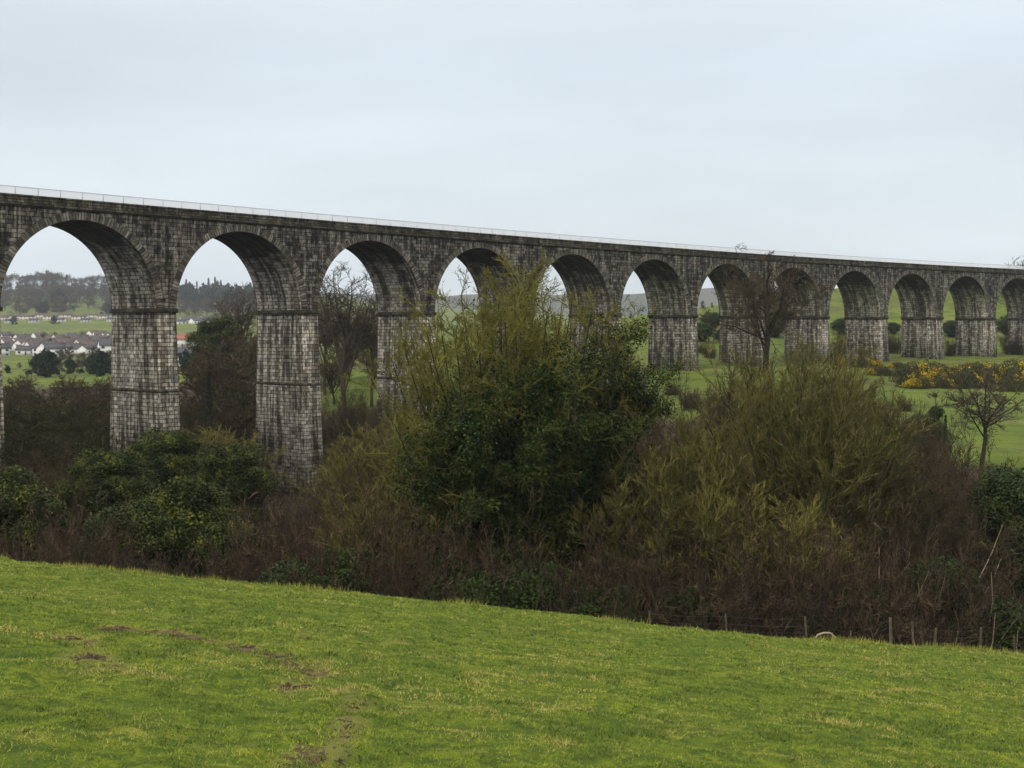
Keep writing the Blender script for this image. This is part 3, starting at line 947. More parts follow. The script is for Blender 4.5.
def hero():
    H = (HZ - 276) / F * 84 - BZ
    P0, R0 = dome_stems(64, 9.6, H * 1.02, 0.15, 10, 0.60)
    P1, R1 = sprout(P0, R0, 19, 0.14, 1.0, 0.75, 0.22, 0.20, 6, 0.02, 0.11, 0.5, 0.046)
    P2, R2 = sprout(P1, R1, 9, 0.12, 1.0, 0.65, 0.25, 0.46, 5, 0.03, 0.15, 0.55, 0.027)
    P3, R3 = sprout(P2, R2, 5, 0.1, 1.0, 0.55, 0.25, 0.6, 4, 0.05, 0.17, 0.6, 0.020)
    P4, R4 = sprout(P3[::2], R3[::2], 3, 0.2, 1.0, 0.5, 0.2, 0.65, 3, 0.05, 0.15, 0.6, 0.016)
    lo_, hi_, kx = -9.3, 9.3, 1.0
    a = MB(); tubes(a, P0, R0, 7)
    b = MB(); tubes(b, P1, R1, 4)
    c = MB(); tubes(c, P2, R2, 3); tubes(c, P3, R3, 3); tubes(c, P4, R4, 3)
    # ivy: thick about the stems of the right and middle, thin to the left and towards the top
    d = MB()
    C = np.concatenate([points_on(P0, 2300, 0.04, 0.98, 0.42), points_on(P1, 230, 0.0, 1.0, 0.34), points_on(P2, 14, 0.0, 1.0, 0.25)])
    x, z = C[:, 0], C[:, 2]
    w = sstep(-11.0, -4.0, x - 0.35 * (z - 9)) * (1 - 0.97 * sstep(15.5, 20.5, z - 0.40 * x))
    cl = fbm(C[:, 0] * 0.6 + C[:, 1] * 0.33, C[:, 2] * 0.6 + C[:, 1] * 0.29, 91, 3)
    w = w * sstep(0.36, 0.45, cl)
    C = C[rng.random(len(C)) < w]
    # sprays of ivy on the outer shoots of the same limbs, so that the core closes
    E = points_on(P3[::2], 9, 0.0, 1.0, 0.2)
    x, z = E[:, 0], E[:, 2]
    we = sstep(-10.0, -3.5, x - 0.35 * (z - 9)) * (1 - sstep(13.5, 18.5, z - 0.40 * x)) * (np.hypot(x, E[:, 1]) < 9.2)
    we = we * sstep(0.40, 0.50, fbm(E[:, 0] * 0.6 + E[:, 1] * 0.33, E[:, 2] * 0.6 + E[:, 1] * 0.29, 91, 3))
    E = E[rng.random(len(E)) < we]
    leaves(d, np.concatenate([C, E]), 0.09, 0.7, 0.2, 0.5)
    r = plant('ivy_clad_tree', [('trunk', a, M['bark']), ('limbs', b, M['mossy']), ('twigs', c, M['mossy']), ('ivy', d, M['ivy'])])
    X0 = (512 - CX) / F * 84 - (lo_ + hi_) / 2 * kx
    r.location = (X0, BY, BZ)
    tag(r, 'big ivy-clad multi-stemmed tree with mossy yellow-green twigs hiding the middle arches', 'tree')


hero()


# ---- shrub and tree prototypes
def willow(name, n=26, H=13.0, lean=0.42, mat='willow', wid=1.0):
    P0, R0 = dome_stems(n, H * wid * 0.42, H, 0.09, 9, 0.36, 0.07)
    P1, R1 = sprout(P0, R0, 19, 0.12, 1.0, 0.45, 0.18, 0.27, 6, 0.07, 0.08, 0.5, 0.020, tp=0.75)
    P2, R2 = sprout(P1, R1, 8, 0.1, 1.0, 0.48, 0.2, 0.46, 4, 0.09, 0.11, 0.6, 0.021)
    P3, R3 = sprout(P2, R2, 5, 0.1, 1.0, 0.42, 0.2, 0.6, 3, 0.09, 0.12, 0.6, 0.016)
    a = MB(); tubes(a, P0, R0, 5)
    b = MB(); tubes(b, P1, R1, 4); tubes(b, P2, R2, 3); tubes(b, P3, R3, 3)
    return Proto(plant(name, [('trunk', a, M['bark']), ('crown', b, M[mat])], H, H * wid))


def thicket_bush(name, n, H, W, mat, fine=0.017):
    """dense tangle of arching stems"""
    P0, R0 = stems(n, W * 0.36, 0.55, H * 0.95, 0.25, 0.035, 6, -0.02, 0.12)
    P1, R1 = sprout(P0, R0, 9, 0.1, 1.0, 0.8, 0.3, 0.5, 5, 0.03, 0.16, 0.6, 0.014)
    P2, R2 = sprout(P1, R1, 7, 0.1, 1.0, 0.75, 0.3, 0.5, 4, 0.03, 0.18, 0.6, fine * 1.2)
    P3, R3 = sprout(P2, R2, 3, 0.1, 1.0, 0.7, 0.3, 0.6, 3, 0.03, 0.16, 0.6, fine)
    a = MB(); tubes(a, P0, R0, 4); tubes(a, P1, R1, 3)
    b = MB(); tubes(b, P2, R2, 3); tubes(b, P3, R3, 3)
    return Proto(plant(name, [('stems', a, M[mat]), ('twigs', b, M[mat])], H, W))


def evergreen(name, H, W, n=24000, size=0.10, mat='laurel', clumps=46):
    P0, R0 = dome_stems(clumps, W * 0.40, H * 0.92, 0.07, 7, 0.30)
    P1, R1 = sprout(P0, R0, 8, 0.25, 1.0, 0.8, 0.25, 0.2, 4, 0.02, 0.15, 0.6, 0.02)
    a = MB(); tubes(a, P0, R0, 5); tubes(a, P1, R1, 3)
    cen = np.concatenate([P0[:, -1], P0[:, 4] * np.array([1.25, 1.25, 1.0])])
    rad = rng.uniform(0.07, 0.15, len(cen)) * W
    ci = rng.integers(0, len(cen), n)
    d = norm(rng.normal(0, 1, (n, 3)) + np.array([0, 0, 0.35]))
    rr = rad[ci] * (0.55 + 0.5 * rng.random(n) ** 0.5)
    C = cen[ci] + d * rr[:, None] * np.array([1.0, 1.0, 0.8]) + rng.normal(0, 0.06, (n, 3))
    C = np.concatenate([C, points_on(P1, 5, 0.2, 1.0, 0.15)])
    C = C[C[:, 2] > 0.05]
    b = MB(); leaves(b, C, size, 0.55, 0.1, 0.7)
    return Proto(plant(name, [('branches', a, M['bark']), ('foliage', b, M[mat])], H, W))


def conifer(name, H, W, mat='conifer', per=70):
    P0, R0 = stems(1, 0.01, 0.02, H, 0.0, H * 0.014, 8, 0.05, 0.01)
    P1, R1 = sprout(P0, R0, 130, 0.06, 1.0, 1.35, 0.12, 0.0001, 4, 0.02, 0.06, 0.3, 0.02, lmin=1.0)
    zf = 1 - P1[:, :1, 2:3] / H
    P1 = P1[:, :1] + (P1 - P1[:, :1]) * (W * 0.5 * np.clip(zf, 0.04, 1))
    a = MB(); tubes(a, P0, R0, 6); tubes(a, P1, R1 * 0.5, 3)
    b = MB(); leaves(b, points_on(P1, per, 0.1, 1.05, 0.13 * W / 4), 0.11 * W / 4, 0.45, 0.4, 0.3)
    return Proto(plant(name, [('trunk', a, M['bark']), ('foliage', b, M[mat])], H))


def gorse(name, H=1.5, W=3.4, flower=0.5):
    C = rng.normal(0, 1, (5200, 3)); C = norm(C) * (rng.random((5200, 1)) ** 0.33)
    C = C * np.array([W / 2, W / 2, H * 0.75]); C[:, 2] = np.abs(C[:, 2])
    C = C * (0.75 + 0.5 * fbm(np.arctan2(C[:, 1], C[:, 0]) * 1.6 + 9, C[:, 2] * 1.2, 13, 2))[:, None]
    a = MB(); leaves(a, C, 0.075, 0.3, 0.0, 0.2)
    P0, R0 = stems(16, W * 0.25, 0.5, H * 0.85, 0.2, 0.03, 4, 0.0, 0.12); tubes(a, P0, R0, 3)
    r = np.linalg.norm(C / np.array([W / 2, W / 2, H * 0.75]), axis=1)
    sel = C[(r > 0.62) & (fbm(C[:, 0] * 1.1 + 5, C[:, 1] * 1.1 + C[:, 2], 14, 3) > 1 - flower) & (C[:, 2] > 0.25)]
    sel = np.concatenate([sel, sel]) * 1.04 + rng.normal(0, 0.05, (2 * len(sel), 3))
    b = MB(); leaves(b, sel, 0.055, 0.8)
    return Proto(plant(name, [('spines', a, M['gorseleaf']), ('flowers', b, M['gorseflower'])], H))


WIL_A = willow('olive_willow', 48, 15.5, 0.40, wid=0.8)
WIL_B = willow('sallow_bush', 34, 10.0, 0.5, wid=0.95)
THORN_A = thicket_bush('thorn_bush', 60, 4.2, 6.5, 'thorn')
THORN_B = thicket_bush('bramble_bush', 60, 3.0, 6.0, 'bramble')
BROWN = thicket_bush('hazel_bush', 60, 6.0, 6.5, 'browntwig', 0.022)
EVER_A = evergreen('holly_tree', 10.0, 6.4, 60000, 0.072)
EVER_B = evergreen('laurel_bush', 6.0, 5.2, 52000, 0.064)
IVYB = evergreen('ivy_mound', 7.0, 5.5, 48000, 0.075, 'ivy')
SPIRE = conifer('spire_conifer', 13.0, 3.0)
r_, _ = bare_tree('bare_tree', 22, 13.0, 0.27, M['greytwig'], M['greytwig'], 26, 10, 7, 4, 0.024); BARE_A = Proto(r_)
r_, _ = bare_tree('woodland_tree', 16, 12, 0.24, M['bark'], M['browntwig'], 24, 10, 7, 3, 0.042, bole=0.12, low=0.25); BARE_B = Proto(r_)
r_, _ = bare_tree('mossy_woodland_tree', 14, 11, 0.22, M['bark'], M['greentwig'], 24, 10, 7, 3, 0.038, bole=0.1, low=0.2); BARE_C = Proto(r_)
GORSE_A = gorse('gorse_bush', 1.7, 3.6, 0.42)
GORSE_B = gorse('gorse_clump', 1.3, 3.0, 0.42)


def place(proto, px, Y, sc, label, cat, group=None, rz=None, dz=0.0):
    Y = far(Y)
    X = (px - CX) / F * Y
    if sc > 20:                           # the picture row its top reaches
        sc = ((HZ - sc) / F * Y - gz(X, Y)) / proto.h
    if sc > 1.0 and rz is None and Y < 200: sc = (sc ** 0.55, sc ** 0.55, sc)
    return proto.put((X, Y, gz(X, Y) - 0.15 + dz), rng.uniform(0, 6.28) if rz is None else rz, sc, label, cat, group)


def row(proto, items, text, cat, group):
    """items: (px, Y, scale) sorted by px; text has {} for the place in the row"""
    items = sorted(items)
    for i, (px, Y, sc) in enumerate(items):
        place(proto, px, Y, sc, text.format(ordinal(i, len(items))), cat, group)


# willows right of the big tree  (px, distance, picture row of the top)
place(WIL_A, 798, 88, 346, 'large olive-green willow with fanning twigs rising before the gnarled oak', 'tree', 'willows in the thicket')
place(WIL_A, 725, 98, 425, 'olive willow filling the space beside the right flank of the ivy-clad tree', 'tree', 'willows in the thicket')
place(WIL_A, 856, 92, 440, 'lower olive willow on the right shoulder of the large fanning willow', 'tree', 'willows in the thicket')
place(WIL_B, 392, 82, 478, 'yellow-green sallow bush at the left foot of the ivy-clad tree', 'bush', 'sallow bushes')
place(WIL_B, 662, 82, 440, 'yellow-green sallow bush at the right foot of the ivy-clad tree', 'bush', 'sallow bushes')
place(WIL_B, 385, 110, 420, 'sallow bush with upright twigs before the foot of the third pier', 'bush', 'sallow bushes')
place(WIL_B, 222, 128, 428, 'tuft of upright yellowish sallow shoots left of the second full pier', 'bush', 'sallow bushes')
place(WIL_B, 765, 79, 490, 'low sallow bush in front of the large fanning willow', 'bush', 'sallow bushes')

row(THORN_A, [(590, 74, 562), (622, 75, 545), (655, 75, 530), (690, 76, 535), (725, 75, 512), (760, 76, 528), (795, 75, 535), (830, 76, 528), (865, 77, 545), (905, 78, 522), (940, 79, 545), (975, 80, 565), (1030, 80, 572)],
    'reddish-brown thorn bush on the field edge right of the big tree, {}', 'bush', 'thorn bushes along the right field edge')
row(THORN_A, [(215, 76, 545), (250, 76, 528), (285, 77, 520), (318, 76, 508), (352, 77, 500), (385, 76, 508), (415, 77, 520), (450, 75, 530), (485, 76, 545), (510, 74, 566)],
    'brown thorn bush on the field edge left of the big tree, {}', 'bush', 'thorn bushes along the left field edge')
row(THORN_A, [(-10, 80, 525), (25, 80, 520), (58, 80, 508), (88, 80, 535), (120, 78, 555)],
    'dark thorn bush above the top left edge of the field, {}', 'bush', 'thorn bushes at the top left')
row(THORN_B, [(560, 70.5, 580), (625, 71, 575), (700, 71, 575), (770, 72, 580), (835, 72, 590), (900, 73, 590), (960, 74, 595), (1020, 74, 600)],
    'low brown bramble behind the fence posts, {}', 'bramble', 'low brambles behind the fence')
row(THORN_B, [(60, 70, 540), (130, 70, 556), (200, 70, 560), (280, 70, 565), (350, 70, 572), (430, 70, 582), (500, 70, 588)],
    'low dark bramble over the field brow on the left, {}', 'bramble', 'low brambles on the left')
row(IVYB, [(300, 73, 566), (345, 75, 555), (470, 72, 580), (598, 72, 590), (520, 73, 575), (455, 76, 560)],
    'low leafy bramble clump in the hedge foot before the tall bushes, {}', 'bramble', 'leafy brambles in the hedge foot')
row(IVYB, [(690, 74, 588), (842, 76, 580), (935, 80, 560), (990, 76, 600)],
    'low leafy clump in the hedge behind the fence, {}', 'bramble', 'leafy clumps behind the fence')
row(BROWN, [(240, 100, 505), (292, 104, 508), (318, 112, 502), (352, 98, 485), (380, 94, 478), (415, 92, 470), (352, 135, 440), (375, 130, 415), (345, 120, 470), (268, 118, 505)],
    'brown hazel bush below the second and third full piers, {}', 'bush', 'hazel bushes below the piers')
row(BROWN, [(655, 105, 405), (690, 118, 385), (745, 122, 382), (860, 110, 385), (905, 112, 398), (930, 98, 440), (960, 92, 470), (1000, 95, 480), (885, 95, 405), (915, 90, 440), (880, 86, 455), (768, 112, 376), (795, 115, 372), (680, 100, 420), (835, 100, 420)],
    'purple-brown hazel bush behind the willows on the right, {}', 'bush', 'hazel bushes behind the willows')
row(BROWN, [(30, 105, 470), (60, 112, 472), (85, 118, 462), (0, 118, 455), (45, 120, 450)],
    'brown hazel bush at the foot of the leftmost pier, {}', 'bush', 'hazel bushes at the left')

place(EVER_A, 168, 124, 430, 'tall round evergreen with lit yellow-green top before the first full pier', 'evergreen', 'evergreens before the first pier')
place(EVER_A, 108, 110, 450, 'round dark evergreen on the left of the evergreen group', 'evergreen', 'evergreens before the first pier')
place(EVER_A, 232, 118, 444, 'spreading evergreen close to the left side of the second full pier', 'evergreen', 'evergreens before the first pier')
place(EVER_B, 182, 92, 480, 'bushy green evergreen in front of the evergreen group, its top below the rest', 'evergreen', 'evergreens before the first pier')
place(EVER_B, 135, 88, 505, 'low dark evergreen bush just over the field brow below the evergreen group', 'evergreen', 'evergreens before the first pier')
place(EVER_B, 218, 90, 512, 'low ivy-green bush right of the bushy evergreen', 'evergreen', 'evergreens before the first pier')
place(EVER_B, 5, 92, 472, 'dark evergreen bush cut by the left picture edge', 'evergreen')
place(IVYB, 1022, 92, 472, 'dark ivy mound cut by the right picture edge below the meadow', 'ivy')
place(IVYB, 548, 76, 565, 'dark ivy heap round the foot of the big ivy-clad tree', 'ivy')
place(IVYB, 925, 125, 415, 'ivy-covered stump beside the meadow hedge', 'ivy')
place(SPIRE, 944, 120, 414, 'small pointed conifer at the near corner of the right meadow', 'conifer')
place(SPIRE, 207, 165, 372, 'dark spire conifer in the brown wood between the first two full piers', 'conifer')

# woodland seen behind and through the left arches
row(BARE_B, [(15, 215, 378), (38, 200, 385), (95, 190, 380), (125, 200, 390), (66, 235, 374), (-15, 200, 380), (105, 240, 376), (25, 250, 374), (82, 215, 378)],
    'russet-brown bare tree in the wood left of the first full pier, {}', 'tree', 'bare woodland left of the first pier')
row(BARE_C, [(28, 150, 398), (62, 158, 390), (90, 150, 404), (115, 160, 396), (5, 165, 392), (48, 128, 430), (80, 135, 425), (12, 130, 425)],
    'mossy dark woodland tree below the leftmost arch, {}', 'tree', 'mossy woodland below the leftmost arch')
row(BARE_B, [(185, 200, 395), (202, 240, 352), (222, 190, 345), (240, 215, 335), (260, 230, 325), (190, 170, 420), (232, 165, 400)],
    'brown bare woodland tree inside the second arch, {}', 'tree', 'woodland through the second arch')
row(BARE_C, [(196, 185, 400), (250, 180, 380), (215, 150, 425)],
    'mossy woodland tree in the opening left of the second full pier, {}', 'tree', 'mossy trees in the second opening')
place(EVER_A, 218, 255, 318, 'dark flat-branched evergreen above the brown wood inside the second arch', 'evergreen')
place(BARE_A, 240, 262, 284, 'tall reddish bare tree with rounded crown inside the second arch', 'tree')
place(BARE_A, 345, 200, 266, 'tall fan-crowned bare tree filling the arch between second and third full piers', 'tree')
place(BARE_A, 372, 215, 300, 'shorter bare tree against the left side of the third full pier', 'tree')
place(BARE_A, 325, 230, 296, 'slender bare tree beside the right side of the second full pier', 'tree')
row(BARE_B, [(350, 240, 340), (335, 220, 352), (375, 230, 345)], 'dull brown tree behind the fan-crowned bare tree, {}', 'tree', 'trees behind the fan-crowned tree')
row(BROWN, [(335, 178, 395), (360, 176, 385), (378, 165, 400)], 'brown scrub in the shade behind the third opening, {}', 'bush', 'scrub in the third opening')
place(BARE_A, 1022, 335, 257, 'bare tree whose twigs show above the parapet at the far right', 'tree')


# the gnarled oak before the right-hand piers and the small tree in the meadow
def oak(name, H, W, label, px, Y, seed_mat, gn=0.2, r4=0.026, bole=0.2, low=0.12, n1=18):
    r, _ = bare_tree(name, H, W, 0.36 * H / 20, M['bark'], seed_mat, n1, 12, 8, 5, r4, gnarl=gn, bole=bole, low=low)
    X = (px - CX) / F * Y
    if 'h' in r: del r['h']
    r.location = (X, Y, gz(X, Y) - 0.1)
    tag(r, label, 'tree')
    return r


oak('gnarled_oak', 20.6, 17.5, 'gnarled dark oak with twisted limbs rising above the parapet before the viaduct', 768, 188, M['browntwig'], gn=0.26)
oak('meadow_thorn', 10.5, 7.6, 'small bare black thorn tree standing alone in the bright right meadow', 981, 118, M['greytwig'], gn=0.2, r4=0.016, bole=0.3, low=0.3, n1=11)


# pale bleached branches at the right
def pale_bush():
    P0, R0 = stems(20, 1.6, 0.5, 6.0, 0.2, 0.055, 7, 0.0, 0.14)
    P1, R1 = sprout(P0, R0, 5, 0.2, 1.0, 0.7, 0.25, 0.5, 5, 0.02, 0.14, 0.6, 0.016)
    P2, R2 = sprout(P1, R1, 4, 0.2, 1.0, 0.7, 0.25, 0.5, 4, 0.02, 0.14, 0.6, 0.010)
    a = MB(); tubes(a, P0, R0, 4); b = MB(); tubes(b, P1, R1, 3); tubes(b, P2, R2, 3)
    return Proto(plant('bleached_shrub', [('stems', a, M['pale']), ('twigs', b, M['browntwig'])]))


PALE = pale_bush()
place(PALE, 1000, 76, 1.5, 'bleached shrub with long pale curving stems before the dark ivy mound', 'shrub', 'bleached shrubs')
place(PALE, 950, 76, 1.55, 'bleached shrub with pale upright stems left of the dark ivy mound', 'shrub', 'bleached shrubs')
place(PALE, 915, 80, 1.75, 'bleached leaning stems before the ivy-covered stump', 'shrub', 'bleached shrubs')

# gorse and scrub on the meadow, along the right-hand piers
row(GORSE_A, [(906, 222, 364), (922, 208, 360), (938, 214, 365), (960, 200, 365), (985, 216, 362), (1003, 206, 366), (1022, 212, 358), (914, 196, 372), (946, 198, 373), (1014, 192, 374), (973, 226, 361)],
    'yellow-flowering gorse bush in the bank before the right-hand piers, {}', 'gorse', 'gorse bank before the right piers')
row(GORSE_B, [(838, 243, 359), (856, 240, 356), (868, 243, 356), (880, 222, 365), (897, 240, 361)],
    'small gorse clump in the grass between the eighth and ninth piers, {}', 'gorse', 'small gorse clumps')
row(BROWN, [(835, 262, 345), (848, 275, 326), (893, 300, 330), (955, 300, 335), (950, 292, 345), (1010, 305, 335), (710, 250, 345), (703, 262, 340), (955, 222, 366), (995, 226, 365), (885, 228, 366), (1030, 222, 368)],
    'dull scrub bush at the foot of the right-hand piers, {}', 'bush', 'scrub at the right-hand piers')
EVER_H = evergreen('field_shrub', 7.0, 8.0, 9000, 0.17, 'hazeleaf')
row(EVER_H, [(702, 300, 322), (712, 330, 312), (722, 300, 330), (842, 345, 318), (893, 350, 322), (952, 350, 320), (775, 330, 312), (1012, 350, 315)],
    'rounded green shrub on the hillside behind the right-hand arches, {}', 'shrub', 'hillside shrubs behind the arches')
row(IVYB, [(982, 232, 374), (968, 225, 376), (953, 216, 378), (940, 206, 381), (935, 180, 392), (936, 150, 405)],
    'dark hedge bush in the line sloping along the meadow, {}', 'hedge', 'hedge along the right meadow')
row(BROWN, [(655, 215, 375), (672, 190, 380), (640, 200, 372), (690, 175, 385), (720, 165, 388), (830, 170, 385), (850, 150, 390), (880, 150, 392), (905, 160, 395)],
    'faded brown bush in the meadow behind the willows, {}', 'bush', 'bushes at the meadow edge')


# ------------------------------------------------------------------ undergrowth (uncountable)
def undergrowth():
    n = 26000
    Y = np.sqrt(rng.uniform(66 ** 2, 175 ** 2, n)); X = rng.uniform(-0.46, 0.46, n) * Y
    pxv = CX + F * X / Y
    ok = (Y > edge_Y(X, Y) + 2.0) & ~((pxv > 600) & (Y > 118)) & ~((pxv > 925) & (Y > 104))
    X, Y = X[ok], Y[ok]; n = len(X)
    P = np.stack([X, Y, ground(X, Y) - 0.45], -1)
    D = rng.normal(0, 0.6, (n, 3)); D[:, 2] = np.abs(D[:, 2]) + 0.4
    A, R = shoots(P, D, rng.uniform(0.9, 2.6, n), rng.uniform(0.012, 0.026, n), 4, -0.1, 0.2, 0.4)
    a = MB(); tubes(a, A, R, 3)
    leaves(a, points_on(A, 5, 0.15, 1.0, 0.18), 0.10, 0.5)
    o = a.build('undergrowth', M['bracken']); tag(o, kind='stuff')


undergrowth()


# ------------------------------------------------------------------ fence along the field brow
def fence():
    root = empty('wire_fence', (0, 0, 0))
    tag(root, 'old wire fence on weathered leaning posts along the right field edge', 'fence')
    tops = []
    for px, h, r in ((650, 0.7, 0.05), (727, 0.95, 0.05), (807, 1.15, 0.06), (850, 0.6, 0.045), (891, 1.45, 0.085), (914, 1.3, 0.06),
                     (934, 1.1, 0.07), (980, 1.35, 0.075), (1015, 1.1, 0.06), (1060, 1.2, 0.07)):
        u = (px - CX) / F
        Y = float(np.interp(u, EP[:, 0], EP[:, 1])) + 1.2
        X = u * Y; z = gz(X, Y)
        mb = MB()
        P, R = shoots(np.array([[X, Y, z - 0.3]]), np.array([[rng.normal(0, 0.06), rng.normal(0, 0.06), 1.0]]), np.array([h * 0.8 + 0.3]), np.array([r * 0.85]), 4, 0.0, 0.01, 0.9)
        tubes(mb, P, R, 7)
        e = P[0, -1]; c_ = len(mb.v[0]); mb.add(mb.v[0][-7:], None, [[0, i, i + 1] for i in range(1, 6)])
        mb.build('post', M['post'], root); tops.append(e)
    tops = np.array(tops)
    for dz in (0.1, 0.4, 0.65):
        mb = MB()
        A = tops[:-1] - np.array([0, 0, dz]); B = tops[1:] - np.array([0, 0, dz])
        P = np.stack([A, (A + B) / 2 - np.array([0, 0, 0.05]), B], 1)
        tubes(mb, P, np.full((len(P), 3), 0.0025), 3)
        mb.build('wire', M['wire'], root)


fence()


def fallen():
    Pt = []
    for px, py in ((814, 640), (818, 635), (824, 633), (830, 633), (835, 637), (838, 642)):
        Pt.append(at(px, py, 64.8))
    P = np.array([Pt]); R = np.array([[0.05, 0.06, 0.06, 0.05, 0.045, 0.03]])
    mb = MB(); tubes(mb, P, R, 6)
    o = mb.build('fallen_branch', M['pale']); tag(o, 'bleached bent branch lying on the grass brow beside a fence post', 'branch')


fallen()

# ------------------------------------------------------------------ houses in the valley
def house(name, L, W, H, roof_h, wall, roof, storeys=1):
    root = empty(name)
    a = MB(); a.box((0, 0, H / 2 - 0.5), (L, W, H + 1.0))
    for sx in (-1, 1):                    # gable ends
        x0, x1 = sx * (L / 2), sx * (L / 2 - 0.3)
        p = np.array([[x0, -W / 2, H], [x0, W / 2, H], [x0, 0, H + roof_h], [x1, -W / 2, H], [x1, W / 2, H], [x1, 0, H + roof_h]])
        a.add(p, [[0, 2, 5, 3], [1, 4, 5, 2]], [[0, 1, 2], [5, 4, 3]])
    a.build('wall', wall, root)
    r = MB()
    for sy in (-1, 1):
        e = W / 2 + 0.35; ez = H - 0.35 * roof_h / (W / 2)
        lo = np.array([[-L / 2 - 0.3, sy * e, ez], [L / 2 + 0.3, sy * e, ez], [L / 2 + 0.3, 0, H + roof_h], [-L / 2 - 0.3, 0, H + roof_h]])
        if sy > 0: lo = lo[[1, 0, 3, 2]]
        r.hexa(lo + [0, 0, 0.02], lo + [0, 0, 0.2])
    rf = r.build('roof', roof, root)
    c = MB(); c.box((L * 0.3, 0, H + roof_h + 0.3), (0.9, 0.6, 1.5)); c.build('chimney', M['brick'], rf)
    for s in range(storeys):
        for x in (-L * 0.33, L * 0.33) if L < 14 else (-L * 0.38, -L * 0.14, L * 0.14, L * 0.38):
            for sy in (-1, 1):
                w = MB(); w.box((x, sy * (W / 2 + 0.02), 1.5 + 2.6 * s), (1.6, 0.1, 1.2)); w.build('window', M['pane'], root)
    d = MB(); d.box((0, -W / 2 - 0.02, 1.0), (1.0, 0.1, 2.1)); d.build('door', M['door'], root)
    return Proto(root)


H_BUNG = house('white_bungalow', 12, 8, 2.9, 2.6, M['render'], M['slate'])
H_TWO = house('white_house', 10, 8, 5.2, 2.8, M['render'], M['slate'], 2)
H_ROW = house('terrace_house', 20, 8, 5.0, 2.6, M['cream'], M['browntile'], 2)
H_RED = house('red_roofed_house', 11, 8, 4.8, 3.0, M['render'], M['redtile'], 2)
H_BRN = house('brown_roofed_house', 11, 8, 4.4, 3.0, M['render'], M['browntile'], 2)


def houses(proto, items, text, group, cat='house'):
    items = sorted(items)
    for i, (px, Y, rz, sc) in enumerate(items):
        place(proto, px, Y, sc * 0.86, text.format(ordinal(i, len(items))), cat, group, rz=rz, dz=0.2)


houses(H_ROW, [(2, 985, 0.1, 1.0), (15, 1000, 0.3, 0.9), (28, 990, 0.05, 1.0), (42, 1010, 0.2, 0.9), (52, 985, 0.0, 1.05), (66, 1000, 0.15, 1.0), (80, 980, 0.0, 1.0), (92, 1000, 0.2, 0.9), (104, 990, 0.1, 0.9)],
       'long pale terrace in the upper row below the wooded hill, {}', 'upper row of terraces')
houses(H_BUNG, [(10, 960, 0.3, 1.0), (34, 965, 0.2, 1.0), (60, 965, 0.1, 1.1), (86, 960, 0.2, 1.0), (112, 965, 0.0, 1.0)],
       'small white bungalow tucked before the upper terraces, {}', 'bungalows before the terraces')
lower = []
for k_ in range(64):
    px_ = 1 + (k_ * 0.618034 % 1.0) * 114
    lower.append((px_, 560 + (k_ * 0.7548777 % 1.0) * 200 + 25 * math.sin(px_ * 0.09), rng.choice([0.2, 0.35, 1.1, 1.3, 1.0, 0.1]) + rng.normal(0, 0.1), rng.uniform(0.9, 1.15)))
houses(H_TWO, lower[:22], 'white gabled house with slate roof in the lower estate, {}', 'slate-roofed houses in the lower estate')
houses(H_BRN, lower[22:48], 'brown-roofed house in the lower estate, {}', 'brown-roofed houses in the lower estate')
houses(H_BUNG, lower[48:], 'low white bungalow among the lower estate houses, {}', 'bungalows in the lower estate')
houses(H_BUNG, [(180 + 5.2 * k_, 915 + 18 * (k_ % 3), [0.2, 0.9, 0.1, 1.0][k_ % 4], 1.2) for k_ in range(10)],
       'white bungalow below the wooded ridge inside the second arch, {}', 'bungalows inside the second arch')
houses(H_RED, [(182, 640, 0.3, 1.15), (190, 660, 1.0, 1.1), (199, 650, 0.9, 1.1), (208, 665, 0.3, 1.0), (214, 630, 0.2, 1.1), (228, 640, 0.6, 1.0)],
       'red-roofed white house seen inside the second arch, {}', 'red-roofed houses')
houses(H_TWO, [(184, 440, 0.2, 0.9), (193, 450, 1.0, 0.9)], 'white house low among the trees between the first two full piers, {}', 'houses among the trees')


# ------------------------------------------------------------------ distant trees
def far_tree(name, H, W, mat, n=2600, size=0.42, mask=0.45, trunk=0.3):
    P0, R0 = stems(1, 0.01, 0.04, H * 0.7, 0.0, trunk, 6, 0.05, 0.04)
    P1, R1 = sprout(P0, R0, 30, 0.06, 1.0, 0.95, 0.25, 0.62 * W / H, 5, 0.03, 0.15, 0.5, 0.06)
    P2, R2 = sprout(P1, R1, 8, 0.25, 1.0, 0.7, 0.25, 0.48, 4, 0.03, 0.15, 0.6, 0.05)
    a = MB(); tubes(a, P0, R0, 5); tubes(a, P1, R1, 3)
    b = MB(); tubes(b, P2, R2, 3)
    leaves(b, points_on(P2, max(2, n // len(P2)), 0.2, 1.1, W * 0.03), size, 0.4 if mat != 'hazeleaf' else 0.7)
    return Proto(plant(name, [('trunk', a, M['bark']), ('crown', b, M[mat])], H, W))


FT_A = far_tree('parkland_tree', 17, 15, 'greytwig', 3600, 0.34)
FT_B = far_tree('slim_bare_tree', 18, 9, 'greytwig', 1800, 0.3)
FT_C = far_tree('dark_evergreen_tree', 16, 12, 'conifer', 6000, 0.5)
FT_P = conifer('scots_pine', 19, 8, 'conifer', 60)


def skyline(proto, items, text, group):
    items = sorted(items)
    for i, (px, Y, sc) in enumerate(items):
        place(proto, px, Y, sc, text.format(ordinal(i, len(items))), 'tree', group)


